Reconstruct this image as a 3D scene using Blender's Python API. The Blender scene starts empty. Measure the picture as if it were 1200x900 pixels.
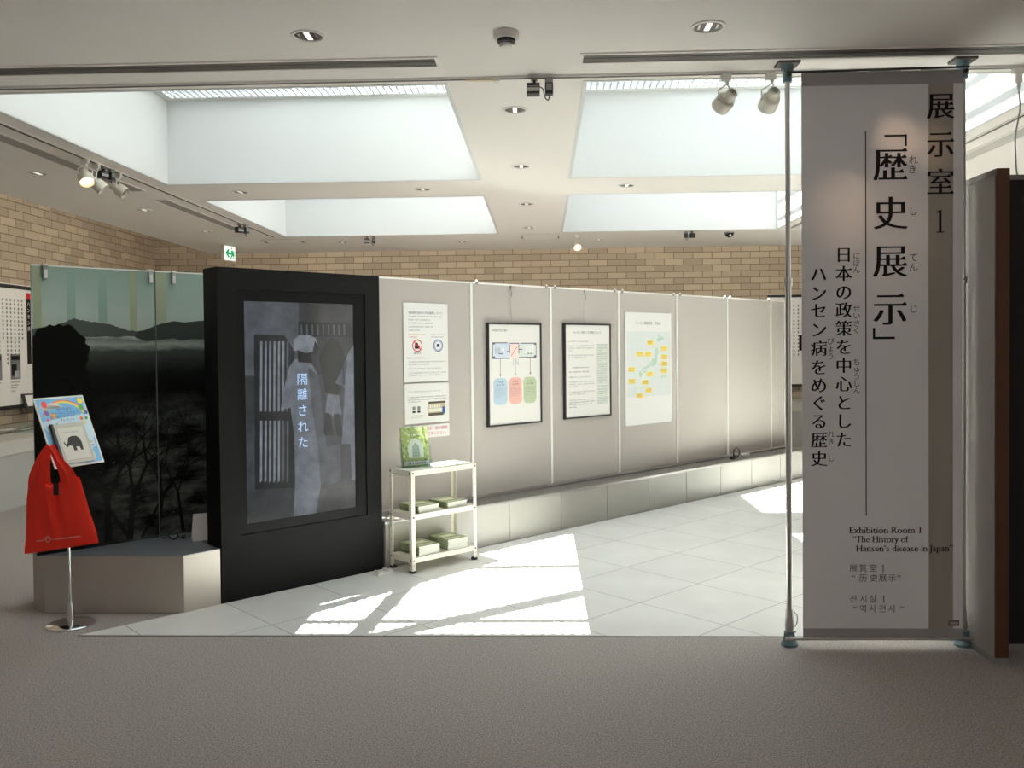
import bpy, math, random
from mathutils import Vector, Matrix
random.seed(7)
SC = bpy.context.scene
COL = SC.collection
PI = math.pi

# ------------------------------------------------------------------ camera, world, sun, exposure
YAW, PITCH, ROLL, SHIFT = -0.0349239, -0.0209143, -0.0102204, -19.766
FOCAL_PX = 1008.0
cam_d = bpy.data.cameras.new('camera'); cam = bpy.data.objects.new('camera', cam_d); COL.objects.link(cam)
fw = Vector((math.sin(YAW)*math.cos(PITCH), math.cos(YAW)*math.cos(PITCH), math.sin(PITCH)))
r0 = Vector((math.cos(YAW), -math.sin(YAW), 0)); u0 = r0.cross(fw)
rr = r0*math.cos(ROLL)+u0*math.sin(ROLL); uu = u0*math.cos(ROLL)-r0*math.sin(ROLL)
cam.matrix_world = Matrix(((rr.x, uu.x, -fw.x, 0), (rr.y, uu.y, -fw.y, 0), (rr.z, uu.z, -fw.z, 1.55), (0, 0, 0, 1)))
cam_d.sensor_fit = 'HORIZONTAL'; cam_d.sensor_width = 36.0; cam_d.lens = 36.0*FOCAL_PX/1200.0
cam_d.shift_y = SHIFT/1200.0; cam_d.clip_start = 0.05; cam_d.clip_end = 200
SC.camera = cam

SKY_STRENGTH = 3.7
SUN_STRENGTH = 72.0
world = bpy.data.worlds.new('world'); SC.world = world; world.use_nodes = True
bg = world.node_tree.nodes['Background']; bg.inputs[0].default_value = (0.96, 0.97, 0.985, 1); bg.inputs[1].default_value = SKY_STRENGTH
sun_d = bpy.data.lights.new('sun', 'SUN'); sun_d.energy = SUN_STRENGTH; sun_d.angle = math.radians(0.28); sun_d.color = (1.0, 0.945, 0.84)
sun = bpy.data.objects.new('sun', sun_d); COL.objects.link(sun)
sun.rotation_mode = 'QUATERNION'; sun.rotation_quaternion = Vector((0.255, -0.04, -1.0)).to_track_quat('-Z', 'Y'); sun.location = (0, 0, 12)

SKYLIGHTS = [(-3.21, -0.52, 4.72, 7.35), (0.26, 2.90, 4.72, 7.35), (-3.21, -0.54, 8.15, 10.77), (0.27, 2.90, 8.15, 10.73)]
H = 3.0
COVE_W = 4.6
GLASS_Z = 3.72
for i, (x0, x1, y0, y1) in enumerate(SKYLIGHTS):          # portals: they give no light, they only guide the sky's light through the openings
    pd = bpy.data.lights.new('portal', 'AREA'); pd.shape = 'RECTANGLE'; pd.size = x1-x0; pd.size_y = y1-y0; pd.cycles.is_portal = True
    po = bpy.data.objects.new('portal', pd); COL.objects.link(po); po.location = ((x0+x1)/2, (y0+y1)/2, GLASS_Z+0.09)

pd = bpy.data.lights.new('portal', 'AREA'); pd.shape = 'RECTANGLE'; pd.size = 12.0; pd.size_y = 1.7; pd.cycles.is_portal = True  # portal for the added fill window
po = bpy.data.objects.new('portal', pd); COL.objects.link(po); po.location = (0, -5.3, 1.75); po.rotation_euler = (PI/2, 0, 0)
vs = SC.view_settings
vs.view_transform = 'Standard'; vs.look = 'None'; vs.exposure = 0.19; vs.gamma = 1.0; vs.use_curve_mapping = False
SC.display_settings.display_device = 'sRGB'
cy = SC.cycles
cy.use_denoising = True
cy.max_bounces = 14; cy.diffuse_bounces = 8; cy.glossy_bounces = 4; cy.transmission_bounces = 6; cy.transparent_max_bounces = 12
cy.sample_clamp_indirect = 8.0
cy.caustics_reflective = True; cy.caustics_refractive = False

# ------------------------------------------------------------------ frames
S2 = 0.70710678
O = Vector((-0.532, 6.49, 0.0))                 # origin of the diagonal grid (tiles, partition, kiosk)
def UN(u, n, z=0.0): return Vector((O.x+S2*(u+n), O.y+S2*(u-n), z))
DIAG = PI/4

# ------------------------------------------------------------------ materials
def srgb(r, g, b):
    f = lambda c: (c/255)/12.92 if c/255 <= 0.04045 else ((c/255+0.055)/1.055)**2.4
    return (f(r), f(g), f(b), 1.0)
MATS = {}
def mat(name, col, rough=0.6, metal=0.0, emit=None, estr=0.0, spec=0.5, var=0.0, vscale=8.0, bump=0.0, bscale=200.0, trans=0.0, alpha=1.0, coat=0.0):
    if name in MATS: return MATS[name]
    m = bpy.data.materials.new(name); m.use_nodes = True
    nt = m.node_tree; b = nt.nodes['Principled BSDF']
    b.inputs['Base Color'].default_value = col
    b.inputs['Roughness'].default_value = rough; b.inputs['Metallic'].default_value = metal
    b.inputs['Specular IOR Level'].default_value = spec
    b.inputs['Transmission Weight'].default_value = trans
    b.inputs['Alpha'].default_value = alpha
    b.inputs['Coat Weight'].default_value = coat
    if emit:
        b.inputs['Emission Color'].default_value = emit; b.inputs['Emission Strength'].default_value = estr
    if var or bump:
        tc = nt.nodes.new('ShaderNodeTexCoord')
    if var:
        n = nt.nodes.new('ShaderNodeTexNoise'); n.inputs['Scale'].default_value = vscale; n.inputs['Detail'].default_value = 4
        mx = nt.nodes.new('ShaderNodeMix'); mx.data_type = 'RGBA'
        mx.inputs[6].default_value = tuple(c*(1-var) for c in col[:3])+(1,)
        mx.inputs[7].default_value = tuple(min(1, c*(1+var)) for c in col[:3])+(1,)
        nt.links.new(tc.outputs['Object'], n.inputs['Vector']); nt.links.new(n.outputs['Fac'], mx.inputs[0]); nt.links.new(mx.outputs[2], b.inputs['Base Color'])
    if bump:
        n2 = nt.nodes.new('ShaderNodeTexNoise'); n2.inputs['Scale'].default_value = bscale; n2.inputs['Detail'].default_value = 3
        bp = nt.nodes.new('ShaderNodeBump'); bp.inputs['Strength'].default_value = bump; bp.inputs['Distance'].default_value = 0.003
        nt.links.new(tc.outputs['Object'], n2.inputs['Vector']); nt.links.new(n2.outputs['Fac'], bp.inputs['Height']); nt.links.new(bp.outputs['Normal'], b.inputs['Normal'])
    MATS[name] = m
    return m

M_CEIL = mat('ceiling_paint', (0.86, 0.825, 0.785, 1), 0.55, spec=0.3, var=0.02, vscale=2)
M_WELL = mat('well_paint', (0.70, 0.705, 0.695, 1), 0.5, spec=0.3)
M_PANEL = mat('panel_cloth', (0.395, 0.365, 0.338, 1), 0.9, spec=0.15, var=0.03, vscale=60, bump=0.15, bscale=500)
M_WHITE = mat('white_metal', (0.80, 0.79, 0.75, 1), 0.4)
M_CREAM = mat('cream_metal', (0.76, 0.73, 0.63, 1), 0.42)
M_BLACK = mat('black_paint', (0.006, 0.0062, 0.0068, 1), 0.55, spec=0.15)
M_BEZEL = mat('bezel_black', (0.004, 0.004, 0.0045, 1), 0.45, spec=0.15)
M_BPLAS = mat('black_plastic', (0.015, 0.015, 0.016, 1), 0.4)
M_GPLAS = mat('grey_plastic', (0.28, 0.28, 0.27, 1), 0.45)
M_CHROME = mat('chrome', (0.75, 0.75, 0.76, 1), 0.12, 1.0)
M_STEEL = mat('pole_steel', (0.55, 0.54, 0.52, 1), 0.3, 1.0)
M_DSLOT = mat('slot_dark', (0.085, 0.075, 0.065, 1), 0.7)
M_TEAL = mat('teal_rubber', (0.16, 0.26, 0.29, 1), 0.55)
M_PAPER = mat('white_paper', (0.80, 0.795, 0.77, 1), 0.7, spec=0.25)
M_INK = mat('black_ink', (0.012, 0.011, 0.012, 1), 0.7, spec=0.2)
M_GINK = mat('grey_ink', (0.22, 0.22, 0.23, 1), 0.8, spec=0.2)
M_LINK = mat('light_ink', (0.42, 0.42, 0.42, 1), 0.8, spec=0.2)
M_RED = mat('red_ink', srgb(200, 40, 50), 0.7, spec=0.2)
M_CRIM = mat('crimson_ink', srgb(196, 40, 96), 0.7, spec=0.2)
M_BLUE = mat('blue_ink', srgb(40, 90, 165), 0.7, spec=0.2)
M_LEDGE = mat('ledge_metal', (0.30, 0.29, 0.28, 1), 0.32, 0.8)
M_CLAD = mat('base_tile', (0.28, 0.27, 0.245, 1), 0.4, var=0.05, vscale=5)
M_GAP = mat('joint_dark', (0.10, 0.095, 0.085, 1), 0.8)
M_PLINTH = mat('brushed_steel', (0.50, 0.465, 0.42, 1), 0.38, 0.65, var=0.06, vscale=3)
M_BOARD = mat('board_cloth', (0.42, 0.40, 0.375, 1), 0.9, spec=0.15, bump=0.15, bscale=500)
M_WOOD = mat('brown_wood', (0.11, 0.045, 0.018, 1), 0.5, var=0.15, vscale=12)
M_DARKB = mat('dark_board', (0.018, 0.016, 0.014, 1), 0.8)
M_GLOW = mat('lamp_glow', (1, 0.8, 0.55, 1), 0.5, emit=(1.0, 0.66, 0.34, 1), estr=3.0)
M_LAMPW = mat('lamp_white', (1, 1, 1, 1), 0.5, emit=(1.0, 0.93, 0.82, 1), estr=4.0)
M_RUBBER = mat('black_rubber', (0.02, 0.02, 0.02, 1), 0.7)

def brick_mat(name, axis):
    m = bpy.data.materials.new(name); m.use_nodes = True; nt = m.node_tree; b = nt.nodes['Principled BSDF']
    tc = nt.nodes.new('ShaderNodeTexCoord'); sp = nt.nodes.new('ShaderNodeSeparateXYZ'); cb = nt.nodes.new('ShaderNodeCombineXYZ')
    nt.links.new(tc.outputs['Object'], sp.inputs[0]); nt.links.new(sp.outputs[axis], cb.inputs[0]); nt.links.new(sp.outputs[2], cb.inputs[1])
    bk = nt.nodes.new('ShaderNodeTexBrick'); bk.offset = 0.5
    bk.inputs['Scale'].default_value = 1.0; bk.inputs['Brick Width'].default_value = 0.306; bk.inputs['Row Height'].default_value = 0.1028
    bk.inputs['Mortar Size'].default_value = 0.0055; bk.inputs['Mortar Smooth'].default_value = 0.2; bk.inputs['Bias'].default_value = 0.0
    bk.inputs['Color1'].default_value = (0.47, 0.39, 0.285, 1); bk.inputs['Color2'].default_value = (0.34, 0.285, 0.215, 1); bk.inputs['Mortar'].default_value = (0.17, 0.115, 0.07, 1)
    nt.links.new(cb.outputs[0], bk.inputs['Vector']); nt.links.new(bk.outputs['Color'], b.inputs['Base Color'])
    bp = nt.nodes.new('ShaderNodeBump'); bp.inputs['Strength'].default_value = 0.5; bp.inputs['Distance'].default_value = 0.004; bp.invert = True
    nt.links.new(bk.outputs['Fac'], bp.inputs['Height']); nt.links.new(bp.outputs['Normal'], b.inputs['Normal'])
    b.inputs['Roughness'].default_value = 0.8
    return m
M_BRICK_BACK = brick_mat('brick_back', 0); M_BRICK_SIDE = brick_mat('brick_side', 1)

def tile_mat():
    m = bpy.data.materials.new('floor_tile'); m.use_nodes = True; nt = m.node_tree; b = nt.nodes['Principled BSDF']
    tc = nt.nodes.new('ShaderNodeTexCoord'); mp = nt.nodes.new('ShaderNodeMapping'); mp.inputs['Location'].default_value = (-0.48+6.0, 1.09+6.0, 0)
    nt.links.new(tc.outputs['Object'], mp.inputs[0])
    bk = nt.nodes.new('ShaderNodeTexBrick'); bk.offset = 0.0
    bk.inputs['Scale'].default_value = 1.0; bk.inputs['Brick Width'].default_value = 0.6; bk.inputs['Row Height'].default_value = 0.6
    bk.inputs['Mortar Size'].default_value = 0.0022; bk.inputs['Mortar Smooth'].default_value = 0.1
    bk.inputs['Color1'].default_value = (0.80, 0.795, 0.77, 1); bk.inputs['Color2'].default_value = (0.76, 0.755, 0.735, 1); bk.inputs['Mortar'].default_value = (0.20, 0.19, 0.18, 1)
    nt.links.new(mp.outputs[0], bk.inputs['Vector'])
    ns = nt.nodes.new('ShaderNodeTexNoise'); ns.inputs['Scale'].default_value = 3.0; ns.inputs['Detail'].default_value = 6
    nt.links.new(tc.outputs['Object'], ns.inputs['Vector'])
    rp = nt.nodes.new('ShaderNodeValToRGB'); rp.color_ramp.elements[0].position = 0.35; rp.color_ramp.elements[0].color = (0.93, 0.93, 0.92, 1); rp.color_ramp.elements[1].position = 0.65; rp.color_ramp.elements[1].color = (1, 1, 1, 1)
    nt.links.new(ns.outputs['Fac'], rp.inputs[0])
    mx = nt.nodes.new('ShaderNodeMix'); mx.data_type = 'RGBA'; mx.blend_type = 'MULTIPLY'; mx.inputs[0].default_value = 1.0
    nt.links.new(bk.outputs['Color'], mx.inputs[6]); nt.links.new(rp.outputs[0], mx.inputs[7]); nt.links.new(mx.outputs[2], b.inputs['Base Color'])
    b.inputs['Roughness'].default_value = 0.38; b.inputs['Specular IOR Level'].default_value = 0.4
    return m
M_TILE = tile_mat()

def carpet_mat():
    m = bpy.data.materials.new('carpet'); m.use_nodes = True; nt = m.node_tree; b = nt.nodes['Principled BSDF']
    tc = nt.nodes.new('ShaderNodeTexCoord')
    ns = nt.nodes.new('ShaderNodeTexNoise'); ns.inputs['Scale'].default_value = 140.0; ns.inputs['Detail'].default_value = 5; ns.inputs['Roughness'].default_value = 0.75
    nt.links.new(tc.outputs['Object'], ns.inputs['Vector'])
    rp = nt.nodes.new('ShaderNodeValToRGB'); e = rp.color_ramp.elements
    e[0].position = 0.36; e[0].color = (0.13, 0.116, 0.109, 1); e[1].position = 0.66; e[1].color = (0.60, 0.55, 0.515, 1)
    nt.links.new(ns.outputs['Fac'], rp.inputs[0]); nt.links.new(rp.outputs[0], b.inputs['Base Color'])
    bp = nt.nodes.new('ShaderNodeBump'); bp.inputs['Strength'].default_value = 0.4; bp.inputs['Distance'].default_value = 0.003
    nt.links.new(ns.outputs['Fac'], bp.inputs['Height']); nt.links.new(bp.outputs['Normal'], b.inputs['Normal'])
    b.inputs['Roughness'].default_value = 0.95; b.inputs['Specular IOR Level'].default_value = 0.1; b.inputs['Sheen Weight'].default_value = 0.15
    return m
M_CARPET = carpet_mat()

def glazing_mat():
    m = bpy.data.materials.new('rooflight_glass'); m.use_nodes = True; nt = m.node_tree; nt.nodes.clear()
    out = nt.nodes.new('ShaderNodeOutputMaterial'); tr = nt.nodes.new('ShaderNodeBsdfTransparent'); tr.inputs[0].default_value = (0.86, 0.90, 0.92, 1)
    gl = nt.nodes.new('ShaderNodeBsdfGlossy'); gl.inputs['Roughness'].default_value = 0.05
    mx = nt.nodes.new('ShaderNodeMixShader'); mx.inputs[0].default_value = 0.06
    nt.links.new(tr.outputs[0], mx.inputs[1]); nt.links.new(gl.outputs[0], mx.inputs[2]); nt.links.new(mx.outputs[0], out.inputs[0])
    return m
M_GLAZE = glazing_mat()
def clear_mat(name, tint, gloss=0.08):
    m = bpy.data.materials.new(name); m.use_nodes = True; nt = m.node_tree; nt.nodes.clear()
    out = nt.nodes.new('ShaderNodeOutputMaterial'); tr = nt.nodes.new('ShaderNodeBsdfTransparent'); tr.inputs[0].default_value = tint
    gl = nt.nodes.new('ShaderNodeBsdfGlossy'); gl.inputs['Roughness'].default_value = 0.03
    mx = nt.nodes.new('ShaderNodeMixShader'); mx.inputs[0].default_value = gloss
    nt.links.new(tr.outputs[0], mx.inputs[1]); nt.links.new(gl.outputs[0], mx.inputs[2]); nt.links.new(mx.outputs[0], out.inputs[0])
    return m
M_FILLGLASS = clear_mat('fill_glass', (0.58, 0.55, 0.54, 1), 0.05)  # tint sets how much fill the added window lets in
M_CLEAR = clear_mat('clear_acrylic', (0.88, 0.93, 0.93, 1), 0.10)

def fabric_mat(name, col, transl=0.25):
    m = bpy.data.materials.new(name); m.use_nodes = True; nt = m.node_tree; b = nt.nodes['Principled BSDF']
    b.inputs['Base Color'].default_value = col; b.inputs['Roughness'].default_value = 0.85; b.inputs['Specular IOR Level'].default_value = 0.15
    out = nt.nodes['Material Output']; tl = nt.nodes.new('ShaderNodeBsdfTranslucent'); tl.inputs[0].default_value = col
    mx = nt.nodes.new('ShaderNodeMixShader'); mx.inputs[0].default_value = transl
    nt.links.new(b.outputs[0], mx.inputs[1]); nt.links.new(tl.outputs[0], mx.inputs[2]); nt.links.new(mx.outputs[0], out.inputs[0])
    return m
M_BANNER = fabric_mat('banner_fabric', (0.80, 0.785, 0.785, 1), 0.2)
M_REDBAG = fabric_mat('red_bag_nylon', (0.98, 0.07, 0.045, 1), 0.2)
M_STRIP = fabric_mat('banner_strip', (0.45, 0.415, 0.355, 1), 0.14)
M_HEM = fabric_mat('banner_hem', (0.44, 0.43, 0.42, 1), 0.08)

def emit_mat(name, col, s=1.0, rough=0.12, grain=True):
    m = mat(name, (0.01, 0.01, 0.011, 1), rough, emit=col, estr=s, spec=0.5)
    if grain and not m.get('grained'):
        nt = m.node_tree; b = nt.nodes['Principled BSDF']; tc = nt.nodes.new('ShaderNodeTexCoord'); n = nt.nodes.new('ShaderNodeTexNoise'); n.inputs['Scale'].default_value = 9.0; n.inputs['Detail'].default_value = 7; n.inputs['Roughness'].default_value = 0.65
        mr = nt.nodes.new('ShaderNodeMapRange'); mr.inputs[1].default_value = 0.3; mr.inputs[2].default_value = 0.7; mr.inputs[3].default_value = s*0.62; mr.inputs[4].default_value = s*1.35
        nt.links.new(tc.outputs['Object'], n.inputs['Vector']); nt.links.new(n.outputs['Fac'], mr.inputs[0]); nt.links.new(mr.outputs[0], b.inputs['Emission Strength']); m['grained'] = 1
    return m

def photo_mat():
    """the photograph printed on the glass: hills, mist and a lake shore, by height with broken noise"""
    m = bpy.data.materials.new('landscape_print'); m.use_nodes = True; nt = m.node_tree; b = nt.nodes['Principled BSDF']
    L = nt.links.new
    tc = nt.nodes.new('ShaderNodeTexCoord'); sp = nt.nodes.new('ShaderNodeSeparateXYZ'); L(tc.outputs['Object'], sp.inputs[0])
    mp = nt.nodes.new('ShaderNodeMapping'); mp.inputs['Scale'].default_value = (2.2, 1, 5.0); L(tc.outputs['Object'], mp.inputs[0])
    ns = nt.nodes.new('ShaderNodeTexNoise'); ns.inputs['Scale'].default_value = 4.0; ns.inputs['Detail'].default_value = 7; L(mp.outputs[0], ns.inputs['Vector'])
    a = nt.nodes.new('ShaderNodeMath'); a.operation = 'MULTIPLY_ADD'; a.inputs[1].default_value = 0.07; a.inputs[2].default_value = -0.035; L(ns.outputs['Fac'], a.inputs[0])
    ad = nt.nodes.new('ShaderNodeMath'); ad.operation = 'ADD'; L(sp.outputs[2], ad.inputs[0]); L(a.outputs[0], ad.inputs[1])
    mr = nt.nodes.new('ShaderNodeMapRange'); mr.inputs[1].default_value = 0.34; mr.inputs[2].default_value = 2.08; L(ad.outputs[0], mr.inputs[0])
    rp = nt.nodes.new('ShaderNodeValToRGB'); cr = rp.color_ramp
    z = lambda h: (h-0.34)/1.74
    stops = [(0.34, (0.006, 0.007, 0.006)), (1.30, (0.007, 0.008, 0.007)), (1.42, (0.012, 0.014, 0.012)), (1.50, (0.035, 0.042, 0.037)), (1.565, (0.06, 0.07, 0.062)), (1.605, (0.30, 0.34, 0.31)), (1.635, (0.16, 0.19, 0.17)),
             (1.66, (0.42, 0.48, 0.43)), (1.80, (0.40, 0.50, 0.45)), (2.08, (0.27, 0.38, 0.32))]  # sky tones raised to stand in for light coming through the glass
    while len(cr.elements) < len(stops): cr.elements.new(0.5)
    for el, (h, c) in zip(cr.elements, stops): el.position = z(h); el.color = c+(1,)
    L(mr.outputs[0], rp.inputs[0])
    mp2 = nt.nodes.new('ShaderNodeMapping'); mp2.inputs['Scale'].default_value = (1.3, 1, 3.2); L(tc.outputs['Object'], mp2.inputs[0])
    n2 = nt.nodes.new('ShaderNodeTexNoise'); n2.inputs['Scale'].default_value = 3.0; n2.inputs['Detail'].default_value = 8; n2.inputs['Roughness'].default_value = 0.65; L(mp2.outputs[0], n2.inputs['Vector'])
    r2 = nt.nodes.new('ShaderNodeValToRGB'); r2.color_ramp.elements[0].position = 0.40; r2.color_ramp.elements[0].color = (0, 0, 0, 1); r2.color_ramp.elements[1].position = 0.74; r2.color_ramp.elements[1].color = (0.16, 0.18, 0.16, 1); L(n2.outputs['Fac'], r2.inputs[0])
    m2 = nt.nodes.new('ShaderNodeMapRange'); m2.inputs[1].default_value = 1.30; m2.inputs[2].default_value = 1.15; L(sp.outputs[2], m2.inputs[0])
    m3 = nt.nodes.new('ShaderNodeMapRange'); m3.inputs[1].default_value = -2.55; m3.inputs[2].default_value = -2.25; L(sp.outputs[0], m3.inputs[0])
    mm = nt.nodes.new('ShaderNodeMath'); mm.operation = 'MULTIPLY'; L(m2.outputs[0], mm.inputs[0]); L(m3.outputs[0], mm.inputs[1])
    mx = nt.nodes.new('ShaderNodeMix'); mx.data_type = 'RGBA'; mx.blend_type = 'ADD'; L(mm.outputs[0], mx.inputs[0]); L(rp.outputs[0], mx.inputs[6]); L(r2.outputs[0], mx.inputs[7])
    L(mx.outputs[2], b.inputs['Base Color'])
    b.inputs['Roughness'].default_value = 0.25; b.inputs['Specular IOR Level'].default_value = 0.25
    return m
M_PHOTO = photo_mat()

# ------------------------------------------------------------------ mesh builder
class MB:
    def __init__(s): s.v = []; s.f = []; s.m = []; s.mats = []
    def mi(s, m):
        if m not in s.mats: s.mats.append(m)
        return s.mats.index(m)
    def face(s, pts, m):
        k = len(s.v); s.v += [Vector(p) for p in pts]; s.f.append(list(range(k, k+len(pts)))); s.m.append(s.mi(m))
    def add(s, vs_, fs, m):
        k = len(s.v); s.v += [Vector(p) for p in vs_]; i = s.mi(m)
        for f in fs: s.f.append([k+a for a in f]); s.m.append(i)
    def box(s, x0, x1, y0, y1, z0, z1, m, M=None):
        p = [Vector(q) for q in ((x0, y0, z0), (x1, y0, z0), (x1, y1, z0), (x0, y1, z0), (x0, y0, z1), (x1, y0, z1), (x1, y1, z1), (x0, y1, z1))]
        if M: p = [M @ q for q in p]
        s.add(p, [(0, 3, 2, 1), (4, 5, 6, 7), (0, 1, 5, 4), (1, 2, 6, 5), (2, 3, 7, 6), (3, 0, 4, 7)], m)
    def prism(s, pts, z0, z1, m, mtop=None):
        n = len(pts); v = [(p[0], p[1], z0) for p in pts]+[(p[0], p[1], z1) for p in pts]
        s.add(v, [tuple(reversed(range(n)))]+[(i, (i+1) % n, n+(i+1) % n, n+i) for i in range(n)], m)
        s.face([(p[0], p[1], z1) for p in pts], mtop or m)
    def lathe(s, prof, m, M=None, n=28, caps=True):
        v = []; f = []
        for r, z in prof:
            for i in range(n):
                a = 2*PI*i/n; q = Vector((r*math.cos(a), r*math.sin(a), z)); v.append(M @ q if M else q)
        for k in range(len(prof)-1):
            for i in range(n): f.append((k*n+i, k*n+(i+1) % n, (k+1)*n+(i+1) % n, (k+1)*n+i))
        if caps:
            f.append(tuple(reversed(range(n)))); f.append(tuple(range((len(prof)-1)*n, len(prof)*n)))
        s.add(v, f, m)
    def cyl(s, a, b, r, m, r1=None, n=20):
        a = Vector(a); b = Vector(b); d = b-a
        M = Matrix.Translation(a) @ d.to_track_quat('Z', 'Y').to_matrix().to_4x4()
        s.lathe([(r, 0), (r if r1 is None else r1, d.length)], m, M, n)
    def tube(s, pts, r, m, n=8):
        pts = [Vector(p) for p in pts]; v = []; f = []; up = None
        for i, p in enumerate(pts):
            t = (pts[min(i+1, len(pts)-1)]-pts[max(i-1, 0)]).normalized()
            if up is None: up = t.orthogonal().normalized()
            up = (up-t*up.dot(t)).normalized(); w = t.cross(up)
            for k in range(n):
                a = 2*PI*k/n; v.append(p+(up*math.cos(a)+w*math.sin(a))*r)
        for i in range(len(pts)-1):
            for k in range(n): f.append((i*n+k, i*n+(k+1) % n, (i+1)*n+(k+1) % n, (i+1)*n+k))
        f.append(tuple(reversed(range(n)))); f.append(tuple(range((len(pts)-1)*n, len(pts)*n)))
        s.add(v, f, m)
    def build(s, name, parent=None, smooth=False, bevel=0.0, loc=None, rotz=None):
        me = bpy.data.meshes.new(name); me.from_pydata([tuple(p) for p in s.v], [], s.f); me.update()
        for m in s.mats: me.materials.append(m)
        for p, i in zip(me.polygons, s.m): p.material_index = i
        o = bpy.data.objects.new(name, me); COL.objects.link(o)
        if parent: o.parent = parent
        if loc is not None: o.location = loc
        if rotz is not None: o.rotation_euler = (0, 0, rotz)
        if bevel:
            b = o.modifiers.new('bevel', 'BEVEL'); b.width = bevel; b.segments = 2; b.limit_method = 'ANGLE'; b.angle_limit = math.radians(50)
        if smooth:
            me.polygons.foreach_set('use_smooth', [True]*len(me.polygons)); me.set_sharp_from_angle(angle=math.radians(35))
        return o
def spline(pts, n=8):
    P = [Vector(p) for p in pts]; out = []
    for i in range(len(P)-1):
        p0 = P[max(i-1, 0)]; p1 = P[i]; p2 = P[i+1]; p3 = P[min(i+2, len(P)-1)]
        for k in range(n):
            t = k/n; out.append(0.5*((2*p1)+(-p0+p2)*t+(2*p0-5*p1+4*p2-p3)*t*t+(-p0+3*p1-3*p2+p3)*t**3))
    out.append(P[-1]); return out

def tag(o, label, cat, group=None):
    o['label'] = label; o['category'] = cat
    if group: o['group'] = group
    return o
def thing(name, label, cat, loc=(0, 0, 0), rotz=0.0, group=None):
    o = bpy.data.objects.new(name, None); COL.objects.link(o); o.location = loc; o.rotation_euler = (0, 0, rotz); o.empty_display_size = 0.1
    return tag(o, label, cat, group)
def struct(o): o['kind'] = 'structure'; return o
def copy_tree(root, loc, rotz, label, group=None):
    r = root.copy(); COL.objects.link(r); r.location = loc; r.rotation_euler = (0, 0, rotz); r['label'] = label
    if group: r['group'] = group
    for ch in [c for c in bpy.data.objects if c.parent is root]:
        c = ch.copy(); COL.objects.link(c); c.parent = r
        for g in [q for q in bpy.data.objects if q.parent is ch]:
            d = g.copy(); COL.objects.link(d); d.parent = c
    return r

# ------------------------------------------------------------------ lettering
_gc = {}
_tc = bpy.data.curves.new('glyph_source', 'FONT'); _to = bpy.data.objects.new('glyph_source', _tc); COL.objects.link(_to)
_tc.resolution_u = 4
def glyph(ch, off=0.0):
    k = (ch, off)
    if k not in _gc:
        _tc.body = ch; _tc.offset = off
        dg = bpy.context.evaluated_depsgraph_get(); dg.update(); ev = _to.evaluated_get(dg); me = ev.to_mesh()
        _gc[k] = ([(v.co.x, v.co.y) for v in me.vertices], [tuple(p.vertices) for p in me.polygons]); ev.to_mesh_clear()
    return _gc[k]
def put_glyph(mb, m, ch, x, y, size, fr, off=0.0, smear=0.0, copies=1, center=True, layer=0.0):
    v, f = glyph(ch, off)
    cx, cyy = (0.496, 0.355) if center else (0.0, 0.0)
    for c in range(copies):
        dx = smear*((c/(copies-1))-0.5) if copies > 1 else 0.0
        mb.add([fr(x+(a-cx+dx)*size, y+(b-cyy)*size, layer+c*0.00005) for a, b in v], f, m)
def uroko(ch, off):                                # small triangles on the right ends of the horizontal strokes
    v, f = glyph(ch, off); cnt = {}
    for p in f:
        for i in range(len(p)):
            e = tuple(sorted((p[i], p[(i+1) % len(p)]))); cnt[e] = cnt.get(e, 0)+1
    nb = {}
    for (a, b), c in cnt.items():
        if c == 1: nb.setdefault(a, []).append(b); nb.setdefault(b, []).append(a)
    out = []
    for (a, b), c in cnt.items():
        if c != 1 or abs(v[a][0]-v[b][0]) > 0.004 or not 0.02 < abs(v[a][1]-v[b][1]) < 0.075: continue
        oa = [q for q in nb[a] if q != b]; ob = [q for q in nb[b] if q != a]
        if len(oa) != 1 or len(ob) != 1: continue
        if v[oa[0]][0] < v[a][0]-0.06 and v[ob[0]][0] < v[b][0]-0.06 and abs(v[oa[0]][1]-v[a][1]) < 0.01 and abs(v[ob[0]][1]-v[b][1]) < 0.01:
            out.append((v[a][0], min(v[a][1], v[b][1]), max(v[a][1], v[b][1])))
    return out
def mincho(mb, m, ch, x, y, size, fr, smear=0.052):            # thin horizontals, thick uprights, like book lettering
    if ch == '1':
        P = lambda pts, l: mb.face([fr(x+a*size, y+b*size, l) for a, b in pts], m)
        P([(-.045, -.37), (.045, -.37), (.045, .37), (-.02, .37), (-.045, .33)], 0.0); P([(-.13, -.40), (.13, -.40), (.13, -.365), (-.13, -.365)], 0.0001); P([(-.13, .27), (-.03, .31), (.02, .37), (-.02, .37), (-.13, .30)], 0.0001); return
    put_glyph(mb, m, ch, x, y, size, fr, off=-0.008, smear=smear, copies=6)
    for a, lo, hi in uroko(ch, -0.008):
        a += 0.02; mb.face([fr(x+(p-0.496)*size, y+(q-0.355)*size, 0.0003) for p, q in ((a-.13, hi), (a-.035, hi+.055), (a+.012, lo), (a-.03, lo))], m)
def advance(s):
    _xm = lambda t: max(p[0] for p in glyph(t)[0])
    return _xm(s+'I')-_xm('I')
SERIF = {'E': 'bl tl', 'x': 'tl tr bl br', 'h': 'tl bl br', 'i': 'bc', 'b': 'tl', 'n': 'tl bl br', 'R': 'tl bl br', 'm': 'tl bl bc br', 'T': 'bc', 'H': 'tl tr bl br',
         'r': 'tl bl', 'y': 'tl tr', 'f': 'bc', 'd': 'tr br', 'p': 'tl bl', 'J': 'tr', '1': 'bc', 'u': 'tl br'}
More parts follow.
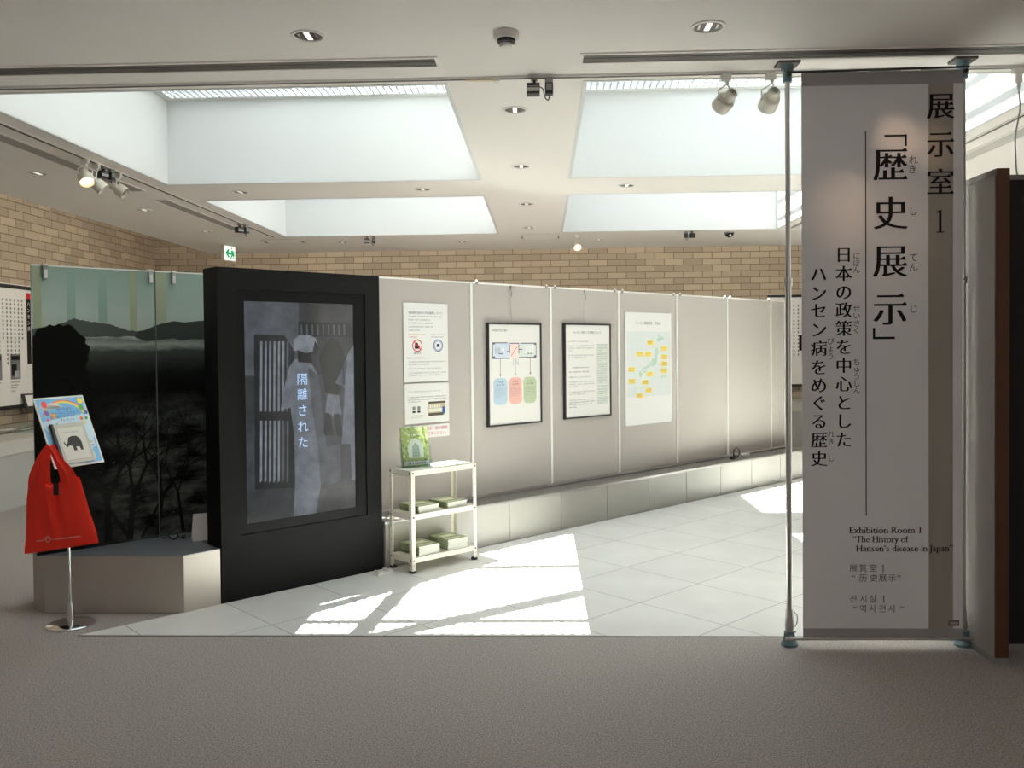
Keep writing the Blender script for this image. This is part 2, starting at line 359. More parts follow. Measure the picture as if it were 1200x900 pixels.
def roman(mb, m, text, x, y, size, width, fr, bold=True):
    """bookish serif line of given total width, baseline y"""
    tot = sum(advance(c) for c in text)
    k = width/tot; pen = x
    for c in text:
        if c != ' ':
            v, f = glyph(c, -0.012)
            for q in range(4):
                dx = (0.05 if bold else 0.03)*(q/3-0.5)
                mb.add([fr(pen+(a+dx)*k, y+b*size, q*0.00005) for a, b in v], f, m)
            xs = [a for a, b in v]; ys = [b for a, b in v]; l, r, lo, hi = min(xs), max(xs), min(ys), max(ys)
            for sname in SERIF.get(c, '').split():
                px = {'l': l+0.05, 'r': r-0.05, 'c': (l+r)/2}[sname[1]]; py = hi if sname[0] == 't' else lo
                if sname[0] == 'b' and c == 'y': continue
                py = py-0.02 if sname[0] == 't' else py+0.02
                w = 0.13 if c != '1' else 0.17
                mb.face([fr(pen+(px-w)*k, y+(py-0.022)*size, 0.0003), fr(pen+(px+w)*k, y+(py-0.022)*size, 0.0003), fr(pen+(px+w)*k, y+(py+0.022)*size, 0.0003), fr(pen+(px-w)*k, y+(py+0.022)*size, 0.0003)], m)
        pen += advance(c)*k
def gothic_line(mb, m, text, x0, x1, y, fr, size=None, off=0.0):     # sans Japanese line spread between x0 and x1
    n = len(text); st = (x1-x0)/n; size = size or st*1.02
    for i, c in enumerate(text):
        if c != ' ': put_glyph(mb, m, c, x0+st*(i+0.5), y, size, fr, off=off)
def lines(mb, m, x0, x1, y, h, fr, layer=0.0, seed=0):               # a line of print too small to read: broken dashes
    rnd = random.Random(seed+int(abs(y)*9973)); x = x0
    while x < x1-h*0.3:
        w = h*rnd.uniform(0.55, 0.95); a = rnd.uniform(0.30, 0.5)*h; w = min(w, x1-x)
        for (p, q, r, t) in ((x, y-a, x+w, y-a+h*0.16), (x, y+a-h*0.16, x+w, y+a), (x+w*0.4, y-a, x+w*0.6, y+a), (x, y-h*0.08, x+w*0.85, y+h*0.08)):
            if rnd.random() < 0.8: mb.face([fr(p, q, layer), fr(r, q, layer), fr(r, t, layer), fr(p, t, layer)], m)
        x += h*1.12
def rect(mb, m, x0, x1, y0, y1, fr, layer=0.0):
    mb.face([fr(x0, y0, layer), fr(x1, y0, layer), fr(x1, y1, layer), fr(x0, y1, layer)], m)
def poly(mb, m, pts, fr, layer=0.0): mb.face([fr(a, b, layer) for a, b in pts], m)
def disc(mb, m, x, y, rx, ry, fr, layer=0.0, n=20): poly(mb, m, [(x+rx*math.cos(2*PI*i/n), y+ry*math.sin(2*PI*i/n)) for i in range(n)], fr, layer)
def ring(mb, m, x, y, r, w, fr, layer=0.0, n=28):
    for i in range(n):
        a, b = 2*PI*i/n, 2*PI*(i+1)/n
        poly(mb, m, [(x+r*math.cos(a), y+r*math.sin(a)), (x+r*math.cos(b), y+r*math.sin(b)), (x+(r-w)*math.cos(b), y+(r-w)*math.sin(b)), (x+(r-w)*math.cos(a), y+(r-w)*math.sin(a))], fr, layer)
def roundrect(mb, m, x0, x1, y0, y1, r, fr, layer=0.0):
    pts = []
    for cx, cyy, a0 in ((x1-r, y1-r, 0), (x0+r, y1-r, PI/2), (x0+r, y0+r, PI), (x1-r, y0+r, 1.5*PI)):
        for i in range(7): pts.append((cx+r*math.cos(a0+PI/2*i/6), cyy+r*math.sin(a0+PI/2*i/6)))
    poly(mb, m, pts, fr, layer)
def line2(mb, m, a, b, w, fr, layer=0.0):
    dx, dy = b[0]-a[0], b[1]-a[1]; L = math.hypot(dx, dy) or 1; nx, ny = -dy/L*w/2, dx/L*w/2
    poly(mb, m, [(a[0]+nx, a[1]+ny), (b[0]+nx, b[1]+ny), (b[0]-nx, b[1]-ny), (a[0]-nx, a[1]-ny)], fr, layer)
def front(y): return lambda a, b, l=0.0: (a, y-l, b)                 # a sheet that faces local -y

# ================================================================== THE ROOM
XL, XR, YB, YF, XLL, XRR = -6.36, 6.1, 14.0, -5.0, -8.0, 8.0
CX0, CX1, CYE = -4.86, 4.58, 12.55                # edges of the lowered ceiling
m = MB(); m.box(XLL, XRR, YF, YB, -0.1, 0.0, M_CARPET); struct(m.build('floor'))
# tiled field, laid diagonally: outline in world, built in the diagonal frame
tile_w = [(-2.558, 4.605), (5.9, 4.605), (5.9, 13.06)]
m = MB()
def to_diag(x, y): dx, dy = x-O.x, y-O.y; return (S2*(dx+dy), S2*(-dx+dy))
m.prism([to_diag(*p) for p in tile_w], 0.0, 0.004, M_TILE); struct(m.build('floor_tiles', loc=O, rotz=DIAG))
M_SLOTEDGE = mat('edge_strip', (0.26, 0.24, 0.22, 1), 0.6)
m = MB(); m.box(-2.56, 1.9, 4.600, 4.6055, 0.0, 0.0045, M_SLOTEDGE); struct(m.build('trim_1'))

def slab_with_holes(mb, x0, x1, y0, y1, z0, z1, holes, mt):
    xs = sorted({x0, x1}|{h[0] for h in holes}|{h[1] for h in holes}); ys = sorted({y0, y1}|{h[2] for h in holes}|{h[3] for h in holes})
    for i in range(len(xs)-1):
        for j in range(len(ys)-1):
            cx, cyy = (xs[i]+xs[i+1])/2, (ys[j]+ys[j+1])/2
            if not any(h[0] < cx < h[1] and h[2] < cyy < h[3] for h in holes): mb.box(xs[i], xs[i+1], ys[j], ys[j+1], z0, z1, mt)
m = MB(); slab_with_holes(m, CX0, CX1, 4.615, CYE, H, H+0.05, SKYLIGHTS, M_CEIL)
m.box(XLL, XRR, YF, 4.60, H, H+0.05, M_CEIL); m.box(XLL, XRR, 4.60, 4.615, H+0.03, H+0.05, M_DSLOT)
struct(m.build('ceiling'))
m = MB(); slab_with_holes(m, XLL-.2, XRR+.2, YF-.2, YB+.2, GLASS_Z+0.06, GLASS_Z+0.3, SKYLIGHTS, M_CEIL); struct(m.build('ceiling_roof'))
m = MB(); m.box(XLL, XRR, YB, YB+0.2, 0, GLASS_Z+0.1, M_BRICK_BACK); struct(m.build('wall_back'))
m = MB(); m.box(XL-0.2, XL, 4.3, YB, 0, GLASS_Z+0.1, M_BRICK_SIDE); struct(m.build('wall_left'))
m = MB(); m.box(XR, XR+0.2, 4.3, YB, 0, GLASS_Z+0.1, M_BRICK_SIDE); struct(m.build('wall_right'))
M_LOBBY = mat('lobby_paint', (0.45, 0.42, 0.38, 1), 0.7)
m = MB(); m.box(XLL-0.2, XLL, YF, 4.6, 0, GLASS_Z+0.1, M_LOBBY); m.box(XLL, XL-0.2, 4.3, 4.5, 0, GLASS_Z+0.1, M_LOBBY); struct(m.build('wall_lobby_left'))
m = MB(); m.box(XRR, XRR+0.2, YF, 4.6, 0, GLASS_Z+0.1, M_LOBBY); m.box(XR+0.2, XRR, 4.3, 4.5, 0, GLASS_Z+0.1, M_LOBBY); struct(m.build('wall_lobby_right'))
m = MB()
for a in ((XLL-0.2, -6.0, 0, GLASS_Z+0.1), (6.0, XRR+0.2, 0, GLASS_Z+0.1), (-6.0, 6.0, 0, 0.9), (-6.0, 6.0, 2.6, GLASS_Z+0.1)): m.box(a[0], a[1], YF-0.2, YF, a[2], a[3], M_LOBBY)
struct(m.build('wall_lobby_back'))
m = MB(); m.box(-6.0, 6.0, YF-0.12, YF-0.11, 0.9, 2.6, M_FILLGLASS)  # window added behind the camera to fill the lobby with light
for x in (-6.0, -3.0, 0.0, 3.0, 5.95): m.box(x, x+0.05, YF-0.15, YF-0.06, 0.9, 2.6, M_DARKB)
struct(m.build('window_5'))

# skylights
M_GRID = mat('grid_metal', (0.62, 0.66, 0.68, 1), 0.5)
for i, (x0, x1, y0, y1) in enumerate(SKYLIGHTS):
    w = bpy.data.objects.new('window_%d' % (i+1), None); COL.objects.link(w); struct(w); w.location = (x0, y0, H)
    dx, dy, t = x1-x0, y1-y0, 0.03; hz = GLASS_Z-H
    g = 0.003; m = MB(); m.box(-t, g, -t, dy+t, 0.0005, hz+0.08, M_WELL); m.box(dx-g, dx+t, -t, dy+t, 0.0005, hz+0.08, M_WELL)
    m.box(g, dx-g, -t, g, 0.0005, hz+0.08, M_WELL); m.box(g, dx-g, dy-g, dy+t, 0.0005, hz+0.08, M_WELL); m.build('well', w)
    m = MB()                                                  # thin rim round the opening
    for a in ((-0.022, 0, -0.022, dy+0.022), (dx, dx+0.022, -0.022, dy+0.022), (0, dx, -0.022, 0), (0, dx, dy, dy+0.022)): m.box(a[0], a[1], a[2], a[3], -0.004, 0.001, M_WELL)
    m.build('rim', w)
    m = MB(); n = int(dx/0.054)
    for k in range(n+1): m.box(k*dx/n-0.0065, k*dx/n+0.0065, 0, dy, hz, hz+0.012, M_GRID)
    q = int(dy/0.20)
    for k in range(q+1): m.box(0, dx, k*dy/q-0.004, k*dy/q+0.004, hz, hz+0.022, M_GRID)
    bd = 0.07
    for a in ((0, bd, 0, dy), (dx-bd, dx, 0, dy), (bd, dx-bd, 0, bd), (bd, dx-bd, dy-bd, dy)): m.box(a[0], a[1], a[2], a[3], hz-0.002, hz+0.024, M_WELL)
    m.build('grating', w)
    m = MB(); m.box(0, dx, 0, dy, hz+0.04, hz+0.046, M_GLAZE); m.build('pane', w)
# unseen screens and bars added over the roof, shaped to cut the sun patch
M_BLOCKER = mat('sun_blocker', (0.45, 0.45, 0.45, 1), 0.6)
for k, (x, h) in enumerate(((-3.24, 7.4), (0.22, 7.2))):
    m = MB(); m.box(x-0.05, x, 4.5, 11.0, GLASS_Z+0.3, h, M_BLOCKER); struct(m.build('roof_shade_screen'))
def shade_bar(a, b, w):                                          # given by the shadow line it should throw on the floor
    z = 4.9; sh = Vector((-0.255*z, 0.04*z, z)); A = Vector((a[0], a[1], 0))+sh; B = Vector((b[0], b[1], 0))+sh
    d = (B-A).normalized(); A -= d*0.25; B += d*0.25; n = Vector((-d.y, d.x, 0))*w/2
    mm = MB(); p = [A+n, B+n, B-n, A-n]; mm.prism([(q.x, q.y) for q in p], z-0.04, z+0.04, M_BLOCKER); struct(mm.build('roof_shade_bar'))
shade_bar((-1.6, 4.83), (0.4, 4.87), 0.07); shade_bar((-0.75, 4.70), (0.4, 5.54), 0.13); shade_bar((-0.9, 6.03), (0.4, 6.10), 0.10); shade_bar((-1.25, 5.2), (-0.5, 6.1), 0.09); shade_bar((-1.02, 4.6), (-0.80, 6.4), 0.10)

# warm strip lamps hidden in the cove above the edge of the lowered ceiling, washing the brick
def cove_lamp(x, y, L, rz, dx, dy):
    d = bpy.data.lights.new('cove_lamp', 'AREA'); d.shape = 'RECTANGLE'; d.size = L; d.size_y = 0.08; d.energy = COVE_W*L; d.color = (1.0, 0.92, 0.80)
    o = bpy.data.objects.new('cove_lamp', d); COL.objects.link(o); o.location = (x, y, H+0.28); o.rotation_mode = 'QUATERNION'
    q = Vector((dx, dy, -0.75)).to_track_quat('-Z', 'Y'); o.rotation_quaternion = q
cove_lamp(CX0+0.1, 8.5, 8.0, 0, -1, 0); cove_lamp(-0.15, CYE-0.1, 9.4, 0, 0, 1)
# linear diffusers and tracks in the ceiling
def slot(x0, x1, y0, y1, name, label, grp, alongx=True):
    t = thing(name, label, 'air diffuser', ((x0+x1)/2, (y0+y1)/2, H), 0, grp)
    dx, dy = (x1-x0)/2, (y1-y0)/2; m = MB(); b = 0.018
    m.box(-dx-b, dx+b, -dy-b, -dy, -0.006, 0.0, M_CEIL); m.box(-dx-b, dx+b, dy, dy+b, -0.006, 0.0, M_CEIL); m.box(-dx-b, -dx, -dy, dy, -0.006, 0.0, M_CEIL); m.box(dx, dx+b, -dy, dy, -0.006, 0.0, M_CEIL); m.build('frame', t)
    m = MB(); m.box(-dx, dx, -dy, dy, -0.002, 0.0, M_DSLOT)
    if alongx: m.box(-dx, dx, -0.006, 0.006, -0.004, -0.002, M_DSLOT)
    m.build('slot', t)
slot(-4.2, -0.52, 4.285, 4.40, 'slot_diffuser', 'long dark slot air diffuser in lobby ceiling, left of the smoke detector', 'slot diffusers in the lobby ceiling')
slot(0.22, 4.2, 4.285, 4.40, 'slot_diffuser', 'long dark slot air diffuser in lobby ceiling, above the banner', 'slot diffusers in the lobby ceiling')
M_SLOT2 = mat('slot_grey', (0.36, 0.345, 0.32, 1), 0.7); _keep = M_DSLOT; M_DSLOT = M_SLOT2
slot(-3.665, -3.54, 4.9, 7.6, 'slot_diffuser', 'grey slot diffuser beside the left lighting track, near the spotlight cluster', 'slot diffusers along the tracks', False)
slot(-3.665, -3.54, 8.06, 10.3, 'slot_diffuser', 'grey slot diffuser beside the left lighting track, its farther length towards the brick wall', 'slot diffusers along the tracks', False)
slot(3.23, 3.36, 4.9, 7.6, 'slot_diffuser', 'grey slot diffuser in the ceiling strip right of the banner, above the wood-edged board', 'slot diffusers along the tracks', False)
M_DSLOT = _keep
def track(x0, x1, y0, y1, label):
    t = thing('lighting_track', label, 'lighting track', ((x0+x1)/2, (y0+y1)/2, H)); dx, dy = (x1-x0)/2, (y1-y0)/2
    m = MB(); m.box(-dx, dx, -dy, dy, -0.010, 0.0, M_WHITE); m.build('rail', t)
    m = MB(); e = 0.010
    if dx > dy: m.box(-dx, dx, -e, e, -0.0115, -0.0095, M_DSLOT)
    else: m.box(-e, e, -dy, dy, -0.0115, -0.0095, M_DSLOT)
    m.build('groove', t)
track(-6.0, 6.0, 4.592, 4.628, 'white lighting track running across the ceiling above the carpet edge')
track(-3.39, -3.35, 4.9, 10.75, 'white lighting track beside the left skylights, carrying the spotlight cluster')
track(3.03, 3.07, 4.9, 10.75, 'white lighting track right of the banner, between skylight edge and grey slot')
m = MB(); m.box(-0.09, 0.09, -0.012, 0.012, -0.02, -0.0115, mat('cream_plastic', (0.74, 0.62, 0.45, 1), 0.5)); m.box(0.055, 0.09, -0.02, 0.02, -0.026, -0.0115, M_CREAM)
tag(m.build('track_joint', bevel=0.002, loc=(-0.30, 4.61, H)), 'cream joint cover on the ceiling track left of the black sensor', 'track joint')

# partition base, ledge
m = MB()
UEND = 5.30
m.box(-0.745, UEND, 0.105, 0.62, 0.0, 0.315, M_GAP)
k0 = 0.46-0.6*6
for k in range(0, 17):
    a, b = k0+0.6*k+0.003, k0+0.6*(k+1)-0.003
    if b > UEND: b = UEND
    a = max(a, -0.745)
    if b-a > 0.02: m.box(a, b, 0.095, 0.12, 0.006, 0.315, M_CLAD)
m.box(UEND, UEND+0.02, 0.095, 0.62, 0.0, 0.315, M_CLAD)
struct(m.build('wall_partition_base', loc=O, rotz=DIAG))
m = MB(); m.box(-0.748, UEND+0.03, 0.085, 0.64, 0.315, 0.338, M_LEDGE); m.box(-0.748, UEND+0.03, 0.30, 0.375, 0.338, 0.352, M_LEDGE); struct(m.build('trim_2', loc=O, rotz=DIAG, bevel=0.003))

# ================================================================== BIG THINGS
# display panels above the base
PJ = [-0.745, 0.335, 1.255, 2.185, 3.115, 4.05, 4.965, 5.29]
PTOP = 2.10
pl_words = ['nearest the black kiosk, holding the photography notices', 'holding the framed floor plan', 'holding the framed text about the disease', 'holding the unframed map poster',
            'bare, right after the map poster', 'bare, its foot behind the black cable coil', 'narrow, bare, ending the row beside the banner pole']
for i in range(7):
    u0_, u1_ = PJ[i], PJ[i+1]
    t = thing('display_panel', 'grey cloth display panel '+pl_words[i], 'display panel', UN(u0_, -0.38, 0.338), DIAG, 'grey display panels of the partition')
    w = u1_-u0_
    m = MB(); m.box(0.002, w-0.026, 0.0, 0.05, 0.014, PTOP-0.338-0.012, M_PANEL); m.build('board', t)
    m = MB(); m.box(0.0005, w-0.026, -0.004, 0.054, PTOP-0.338-0.014, PTOP-0.338, M_WHITE); m.build('top_rail', t)
    m = MB(); m.box(w-0.025, w-0.0005, -0.006, 0.056, 0.0, PTOP-0.338, M_WHITE); m.build('divider_post', t)
    for q in ((0.045, w-0.065) if 0 < i < 6 else ()):
        m = MB(); m.cyl((q, -0.012, PTOP-0.338-0.006), (q, 0.02, PTOP-0.338-0.006), 0.013, M_GPLAS, n=10); m.cyl((q, -0.012, PTOP-0.338+0.004), (q, 0.0, PTOP-0.338+0.012), 0.008, M_WHITE, n=8); m.build('rail_clip', t)

# kiosk
KU, KN, KW, KT, KH = -1.942, -0.10, 1.182, 0.20, 2.072
t = thing('video_kiosk', 'tall black video kiosk panel with a portrait screen, beside the white shelf rack', 'kiosk', UN(KU, KN), DIAG)
BX0, BX1, BZ0, BZ1 = 0.127, 1.062, 0.405, 1.94
m = MB(); m.box(0, KW, 0.02, KT, 0.0, KH, M_BLACK)
m.box(0, BX0, 0, 0.02, 0, KH, M_BLACK); m.box(BX1, KW, 0, 0.02, 0, KH, M_BLACK); m.box(BX0, BX1, 0, 0.02, 0, BZ0, M_BLACK); m.box(BX0, BX1, 0, 0.02, BZ1, KH, M_BLACK)
m.build('body', t)
SX0, SX1, SZ0, SZ1 = 0.176, 0.975, 0.470, 1.868
m = MB()
for a in ((BX0, SX0, BZ0, BZ1), (SX1, BX1, BZ0, BZ1), (SX0, SX1, BZ0, SZ0), (SX0, SX1, SZ1, BZ1)): m.box(a[0], a[1], 0.009, 0.0199, a[2], a[3], M_BEZEL)
m.build('bezel', t)
m = MB(); m.box(SX0, SX1, 0.014, 0.0199, SZ0, SZ1, emit_mat('screen_base', srgb(66, 68, 74), 0.62)); scr = m.build('screen', t)
E1 = emit_mat('screen_pale', srgb(112, 118, 128), 0.62); E2 = emit_mat('screen_mid', srgb(84, 88, 95), 0.62); E3 = emit_mat('screen_dark', srgb(36, 37, 40), 0.62); E4 = emit_mat('screen_grey', srgb(55, 56, 60), 0.62); E5 = emit_mat('screen_bars', srgb(128, 134, 142), 0.62)
EW = emit_mat('screen_caption', srgb(176, 208, 246), 1.0, 0.12, False)
m = MB(); fr = front(0.0139)
def sp_(x, y): return ((x-138)/(419-138+0.0)*(SX1-SX0)+SX0 if False else SX0+(x-(138+(y-113)*0.027))/(275.0-(y-113)*0.006)*(SX1-SX0), SZ1-(y-(113+(x-138)*0.033))/(559.0-(x-138)*0.19)*(SZ1-SZ0))
def spoly(mt, pts, l): poly(m, mt, [(min(max(a, SX0), SX1), min(max(b, SZ0), SZ1)) for a, b in (sp_(*p) for p in pts)], fr, l)
spoly(E2, [(138, 113), (270, 118), (270, 330), (138, 330)], 0.0002)
spoly(E4, [(270, 118), (414, 122), (420, 300), (270, 300)], 0.0002)
spoly(E3, [(163, 196), (235, 198), (262, 240), (262, 580), (170, 585)], 0.0004)
for k in range(7):
    x = 178+k*10.5; spoly(E5 if k < 6 else E2, [(x, 214), (x+5, 214), (x+6, 388), (x+1, 390)], 0.0006); spoly(E5 if k < 5 else E2, [(x+2, 412), (x+7, 412), (x+8, 562), (x+3, 568)], 0.0006)
spoly(E4, [(140, 590), (270, 575), (300, 665), (155, 672)], 0.0004)
spoly(E3, [(270, 165), (400, 166), (420, 182), (420, 205), (270, 200)], 0.0004)
for k in range(9): spoly(E2, [(275+k*14, 172), (279+k*14, 172), (280+k*14, 198), (276+k*14, 198)], 0.0006)
spoly(E4, [(140, 300), (165, 300), (166, 420), (143, 420)], 0.0005)
# attendant in a white cap and gown, seen from behind
spoly(E1, [(262, 258), (300, 262), (322, 300), (332, 380), (345, 480), (352, 555), (330, 575), (318, 652), (262, 657), (266, 560), (262, 450), (252, 380), (228, 385), (236, 330), (248, 278)], 0.0008)
spoly(E2, [(296, 280), (322, 300), (332, 380), (345, 480), (352, 555), (330, 575), (322, 480), (306, 380)], 0.0010)
spoly(E3, [(268, 232), (300, 240), (306, 268), (270, 266)], 0.0010)
spoly(E5, [(258, 238), (258, 210), (272, 198), (296, 197), (314, 206), (320, 224), (306, 240), (288, 243), (270, 236)], 0.0012)
spoly(E3, [(312, 212), (322, 228), (314, 250), (306, 242)], 0.0013)
# second figure in dark jacket and pale skirt, boots
spoly(E3, [(338, 222), (352, 205), (372, 208), (384, 232), (398, 265), (392, 320), (372, 350), (340, 340), (330, 290), (322, 256)], 0.0008)
spoly(E1, [(345, 345), (376, 348), (384, 396), (366, 404), (340, 392)], 0.0010)
spoly(E3, [(342, 392), (356, 396), (358, 432), (366, 448), (340, 450), (336, 440)], 0.0010)
spoly(E3, [(362, 396), (378, 394), (384, 430), (386, 452), (372, 450)], 0.0010)
# third robed figure at the frame's right
spoly(E1, [(402, 240), (420, 222), (422, 560), (412, 560), (408, 470), (384, 470), (392, 330), (366, 318), (384, 280)], 0.0008)
spoly(E2, [(330, 480), (380, 470), (384, 560), (345, 575)], 0.0009)
spoly(E4, [(350, 585), (425, 575), (424, 630), (320, 645)], 0.0005)
m.build('screen_image', scr)
m = MB(); fr2 = front(0.0120)
for ch, z in zip('隔離された', (1.366, 1.266, 1.160, 1.054, 0.950)): put_glyph(m, EW, ch, 0.576, z, 0.082, fr2)
m.build('caption_lettering', scr)

# printed glass panels
GN = -0.71
PLZ = 0.345
def glass_panel(u0_, u1_, label, clips):
    t = thing('glass_photo_panel', label, 'glass panel', UN(0, GN, PLZ), DIAG, 'printed glass panels on the steel plinth'); z1 = 2.075-PLZ
    m = MB(); m.box(u0_, u1_, 0.0, 0.014, 0.0, z1, M_PHOTO)
    p = m.build('photo_print', t); p.location = (0, 0, 0)
    for v in p.data.vertices: v.co.z += PLZ
    p.location.z = -PLZ
    m = MB(); m.box(u0_, u1_, -0.001, 0.016, z1, z1+0.008, M_WHITE); m.build('top_edge', t)
    for c in clips:
        m = MB(); m.box(c-0.014, c+0.014, -0.012, 0.026, z1+0.0, z1+0.014, M_WHITE); m.box(c-0.012, c+0.012, -0.014, -0.002, z1-0.075, z1+0.005, M_STEEL); m.box(c-0.009, c+0.009, -0.018, -0.01, z1-0.07, z1-0.02, M_WHITE); m.build('clip', t)
    return t
ga = glass_panel(-2.81, -2.0905, 'tall glass panel printed with a dark lake photo, behind the poster stand', (-2.735, -2.115))
gb = glass_panel(-2.082, -1.25, 'tall glass panel printed with a dark lake photo, half hidden behind the black kiosk', (-1.968,))
BLK = mat('print_black', (0.0035, 0.004, 0.0035, 1), 0.3, spec=0.2); HILL = mat('print_hill', (0.05, 0.06, 0.053, 1), 0.3, spec=0.2); HILL2 = mat('print_far_hill', (0.085, 0.10, 0.09, 1), 0.3, spec=0.2)
STR = mat('post_olive', srgb(158, 168, 142), 0.3, spec=0.2); STR2 = mat('post_teal', srgb(140, 165, 156), 0.3, spec=0.2)  # stripes painted for backlit posts showing through the glass
def clip_u(pts, lo, hi):
    def cut(P, f, keep):
        out = []
        for i in range(len(P)):
            a, b = P[i], P[(i+1) % len(P)]
            if keep(a[0]): out.append(a)
            if keep(a[0]) != keep(b[0]): s = (f-a[0])/(b[0]-a[0]); out.append((f, a[1]+s*(b[1]-a[1])))
        return out
    P = cut(pts, lo, lambda x: x >= lo-1e-9)
    return cut(P, hi, lambda x: x <= hi+1e-9) if P else P
def on_glass(parent, lo, hi, polys, name):
    m = MB()
    for mt, P, l in polys:
        Q = clip_u(P, lo, hi)
        if len(Q) >= 3: m.face([(a, -l, b-PLZ) for a, b in Q], mt)
    return m.build(name, parent)
rnd = random.Random(3)
polys = [(STR, [(-2.80, 1.66), (-2.758, 1.66), (-2.758, 2.07), (-2.80, 2.07)], .0004), (STR2, [(-2.617, 1.66), (-2.568, 1.66), (-2.568, 2.07), (-2.617, 2.07)], .0004), (STR2, [(-2.437, 1.66), (-2.386, 1.66), (-2.386, 2.07), (-2.437, 2.07)], .0004),
         (STR, [(-2.248, 1.66), (-2.204, 1.66), (-2.204, 2.07), (-2.248, 2.07)], .0004), (STR, [(-2.087, 1.66), (-2.014, 1.66), (-2.014, 2.07), (-2.087, 2.07)], .0004)]
def ridge(pts, base):
    P = [(-2.81, pts[0][1])]
    for (a, b), (c, d) in zip(pts, pts[1:]):
        for k in range(6): s = k/6; P.append((a+(c-a)*s, b+(d-b)*s+rnd.uniform(-.004, .004)))
    P.append(pts[-1]); P += [(pts[-1][0], base)]
    P += [(pts[-1][0]-k*0.06, base+rnd.uniform(-.014, .014)) for k in range(1, int((pts[-1][0]+2.81)/0.06))]
    P.append((-2.81, base)); return P
polys.append((HILL2, ridge([(-2.81, 1.70), (-2.667, 1.728), (-2.579, 1.764), (-2.514, 1.75), (-2.44, 1.742), (-2.364, 1.728), (-2.28, 1.70), (-2.208, 1.688)], 1.655), .0008))
polys.append((HILL, [(-2.22, 1.650), (-2.208, 1.688), (-2.155, 1.698), (-2.10, 1.722), (-2.063, 1.735), (-1.97, 1.758), (-1.9, 1.75), (-1.778, 1.764), (-1.25, 1.79), (-1.25, 1.64)]+[(-1.25-k*0.06, 1.635+rnd.uniform(-.012, .012)) for k in range(1, 16)], .0010))
crown = []
for k in range(40):
    a = 2*PI*k/40; r = 1+rnd.uniform(-.07, .07); crown.append((-2.665+0.165*r*math.cos(a), 1.565+0.165*r*math.sin(a)))
polys.append((BLK, crown, .0012))
for k in range(150):                                           # leafy lumps under and round the crown
    x = rnd.uniform(-2.80, -2.50); z = rnd.uniform(1.20, 1.62) - max(0, x+2.62)*1.1; r = rnd.uniform(.018, .045)
    if abs(x+2.665) > 0.16 and z > 1.55: continue
    polys.append((BLK, [(x+r*rnd.uniform(.7, 1.15)*math.cos(2*PI*q/9), z+r*rnd.uniform(.7, 1.15)*math.sin(2*PI*q/9)) for q in range(9)], .0013+k*.000002))
def branch(x, z, ang, L, w, depth):
    x2, z2 = x+L*math.sin(ang), z+L*math.cos(ang); nx, nz = math.cos(ang), -math.sin(ang); w2 = w*0.68
    polys.append((BLK, [(x-nx*w/2, z-nz*w/2), (x+nx*w/2, z+nz*w/2), (x2+nx*w2/2, z2+nz*w2/2), (x2-nx*w2/2, z2-nz*w2/2)], .0016+rnd.random()*.0004))
    if depth <= 0 or z2 > 1.28: return
    for s in (-1, 1):
        branch(x2, z2, ang+s*rnd.uniform(.18, .62), L*rnd.uniform(.66, .88), w2*rnd.uniform(.7, .95), depth-1)
    if rnd.random() < .35: branch(x2, z2, ang+rnd.uniform(-1.2, 1.2), L*.5, w2*.5, depth-1)
for bx, w, a in ((-2.406, .05, 0), (-2.275, .042, .1), (-2.27, .03, -.55), (-2.10, .026, .15), (-1.93, .024, -.12), (-2.62, .05, -.05), (-2.2, .02, .5)):
    branch(bx, PLZ+.016, a, .27, w, 7)
for tl, lo, hi in ((ga, -2.81, -2.09), (gb, -2.082, -1.25)): on_glass(tl, lo, hi, polys, 'tree_print')
m = MB(); m.box(-2.0898, -2.0824, -0.001, 0.014, 0.001, 2.07-PLZ, mat('joint_clear', (0.10, 0.12, 0.105, 1), 0.3)); m.build('joint_strip', ga)

# plinth
t = thing('steel_plinth', 'low angular steel plinth under the printed glass panels', 'plinth', (0, 0, 0))
pp = [(-3.097, 5.088), (-2.984, 5.012), (-2.137, 5.006)]+[tuple(UN(*q)[:2]) for q in ((-1.948, -0.105), (-1.948, -0.62), (-0.95, -0.62), (-0.95, -1.02), (-2.75, -1.02))]
m = MB(); m.prism(pp, 0.0, PLZ-0.004, M_PLINTH); m.build('cladding', t, bevel=0.002)
m = MB(); m.prism(pp, PLZ-0.004, PLZ, mat('plinth_top', (0.30, 0.315, 0.345, 1), 0.42, 0.7, var=0.12, vscale=6)); m.build('top_sheet', t)

# banner
BY = 4.43
BX = (1.325, 2.128)
t = thing('hanging_banner', 'tall pale grey exhibition banner stretched between two steel poles', 'banner', (BX[0], BY, 0))
bw = BX[1]-BX[0]; BZ = (0.052, 2.932); k = 0.004395
def bs(x): return (x-939.0)*bw/(1128.0-939.0)
def bz(x, y): return 0.052+(748.0-y)*(2.921-0.052)/(748-88.0)+(x-939)*0.00009*(748-y)/660
m = MB()
def sheet(mb, x0, x1, z0, z1, yo, mt, nx=24, nz=60, amp=0.004):
    v = []; f = []
    for j in range(nz+1):
        for i in range(nx+1):
            x = x0+(x1-x0)*i/nx; z = z0+(z1-z0)*j/nz
            v.append((x, yo+amp*math.sin(x*9+z*0.7)*math.sin(PI*(z-BZ[0])/(BZ[1]-BZ[0])), z))
    for j in range(nz):
        for i in range(nx): a = j*(nx+1)+i; f.append((a, a+1, a+nx+2, a+nx+1))
    mb.add(v, f, mt)
sheet(m, 0, bw, BZ[0], BZ[1], 0.0, M_BANNER); sheet(m, 0, bw, BZ[0], BZ[1], 0.002, M_BANNER); m.build('cloth', t, smooth=True)
m = MB(); sheet(m, bs(1088), bs(1117), BZ[0], BZ[1], -0.001, M_STRIP, 6); m.build('tan_stripe', t, smooth=True)
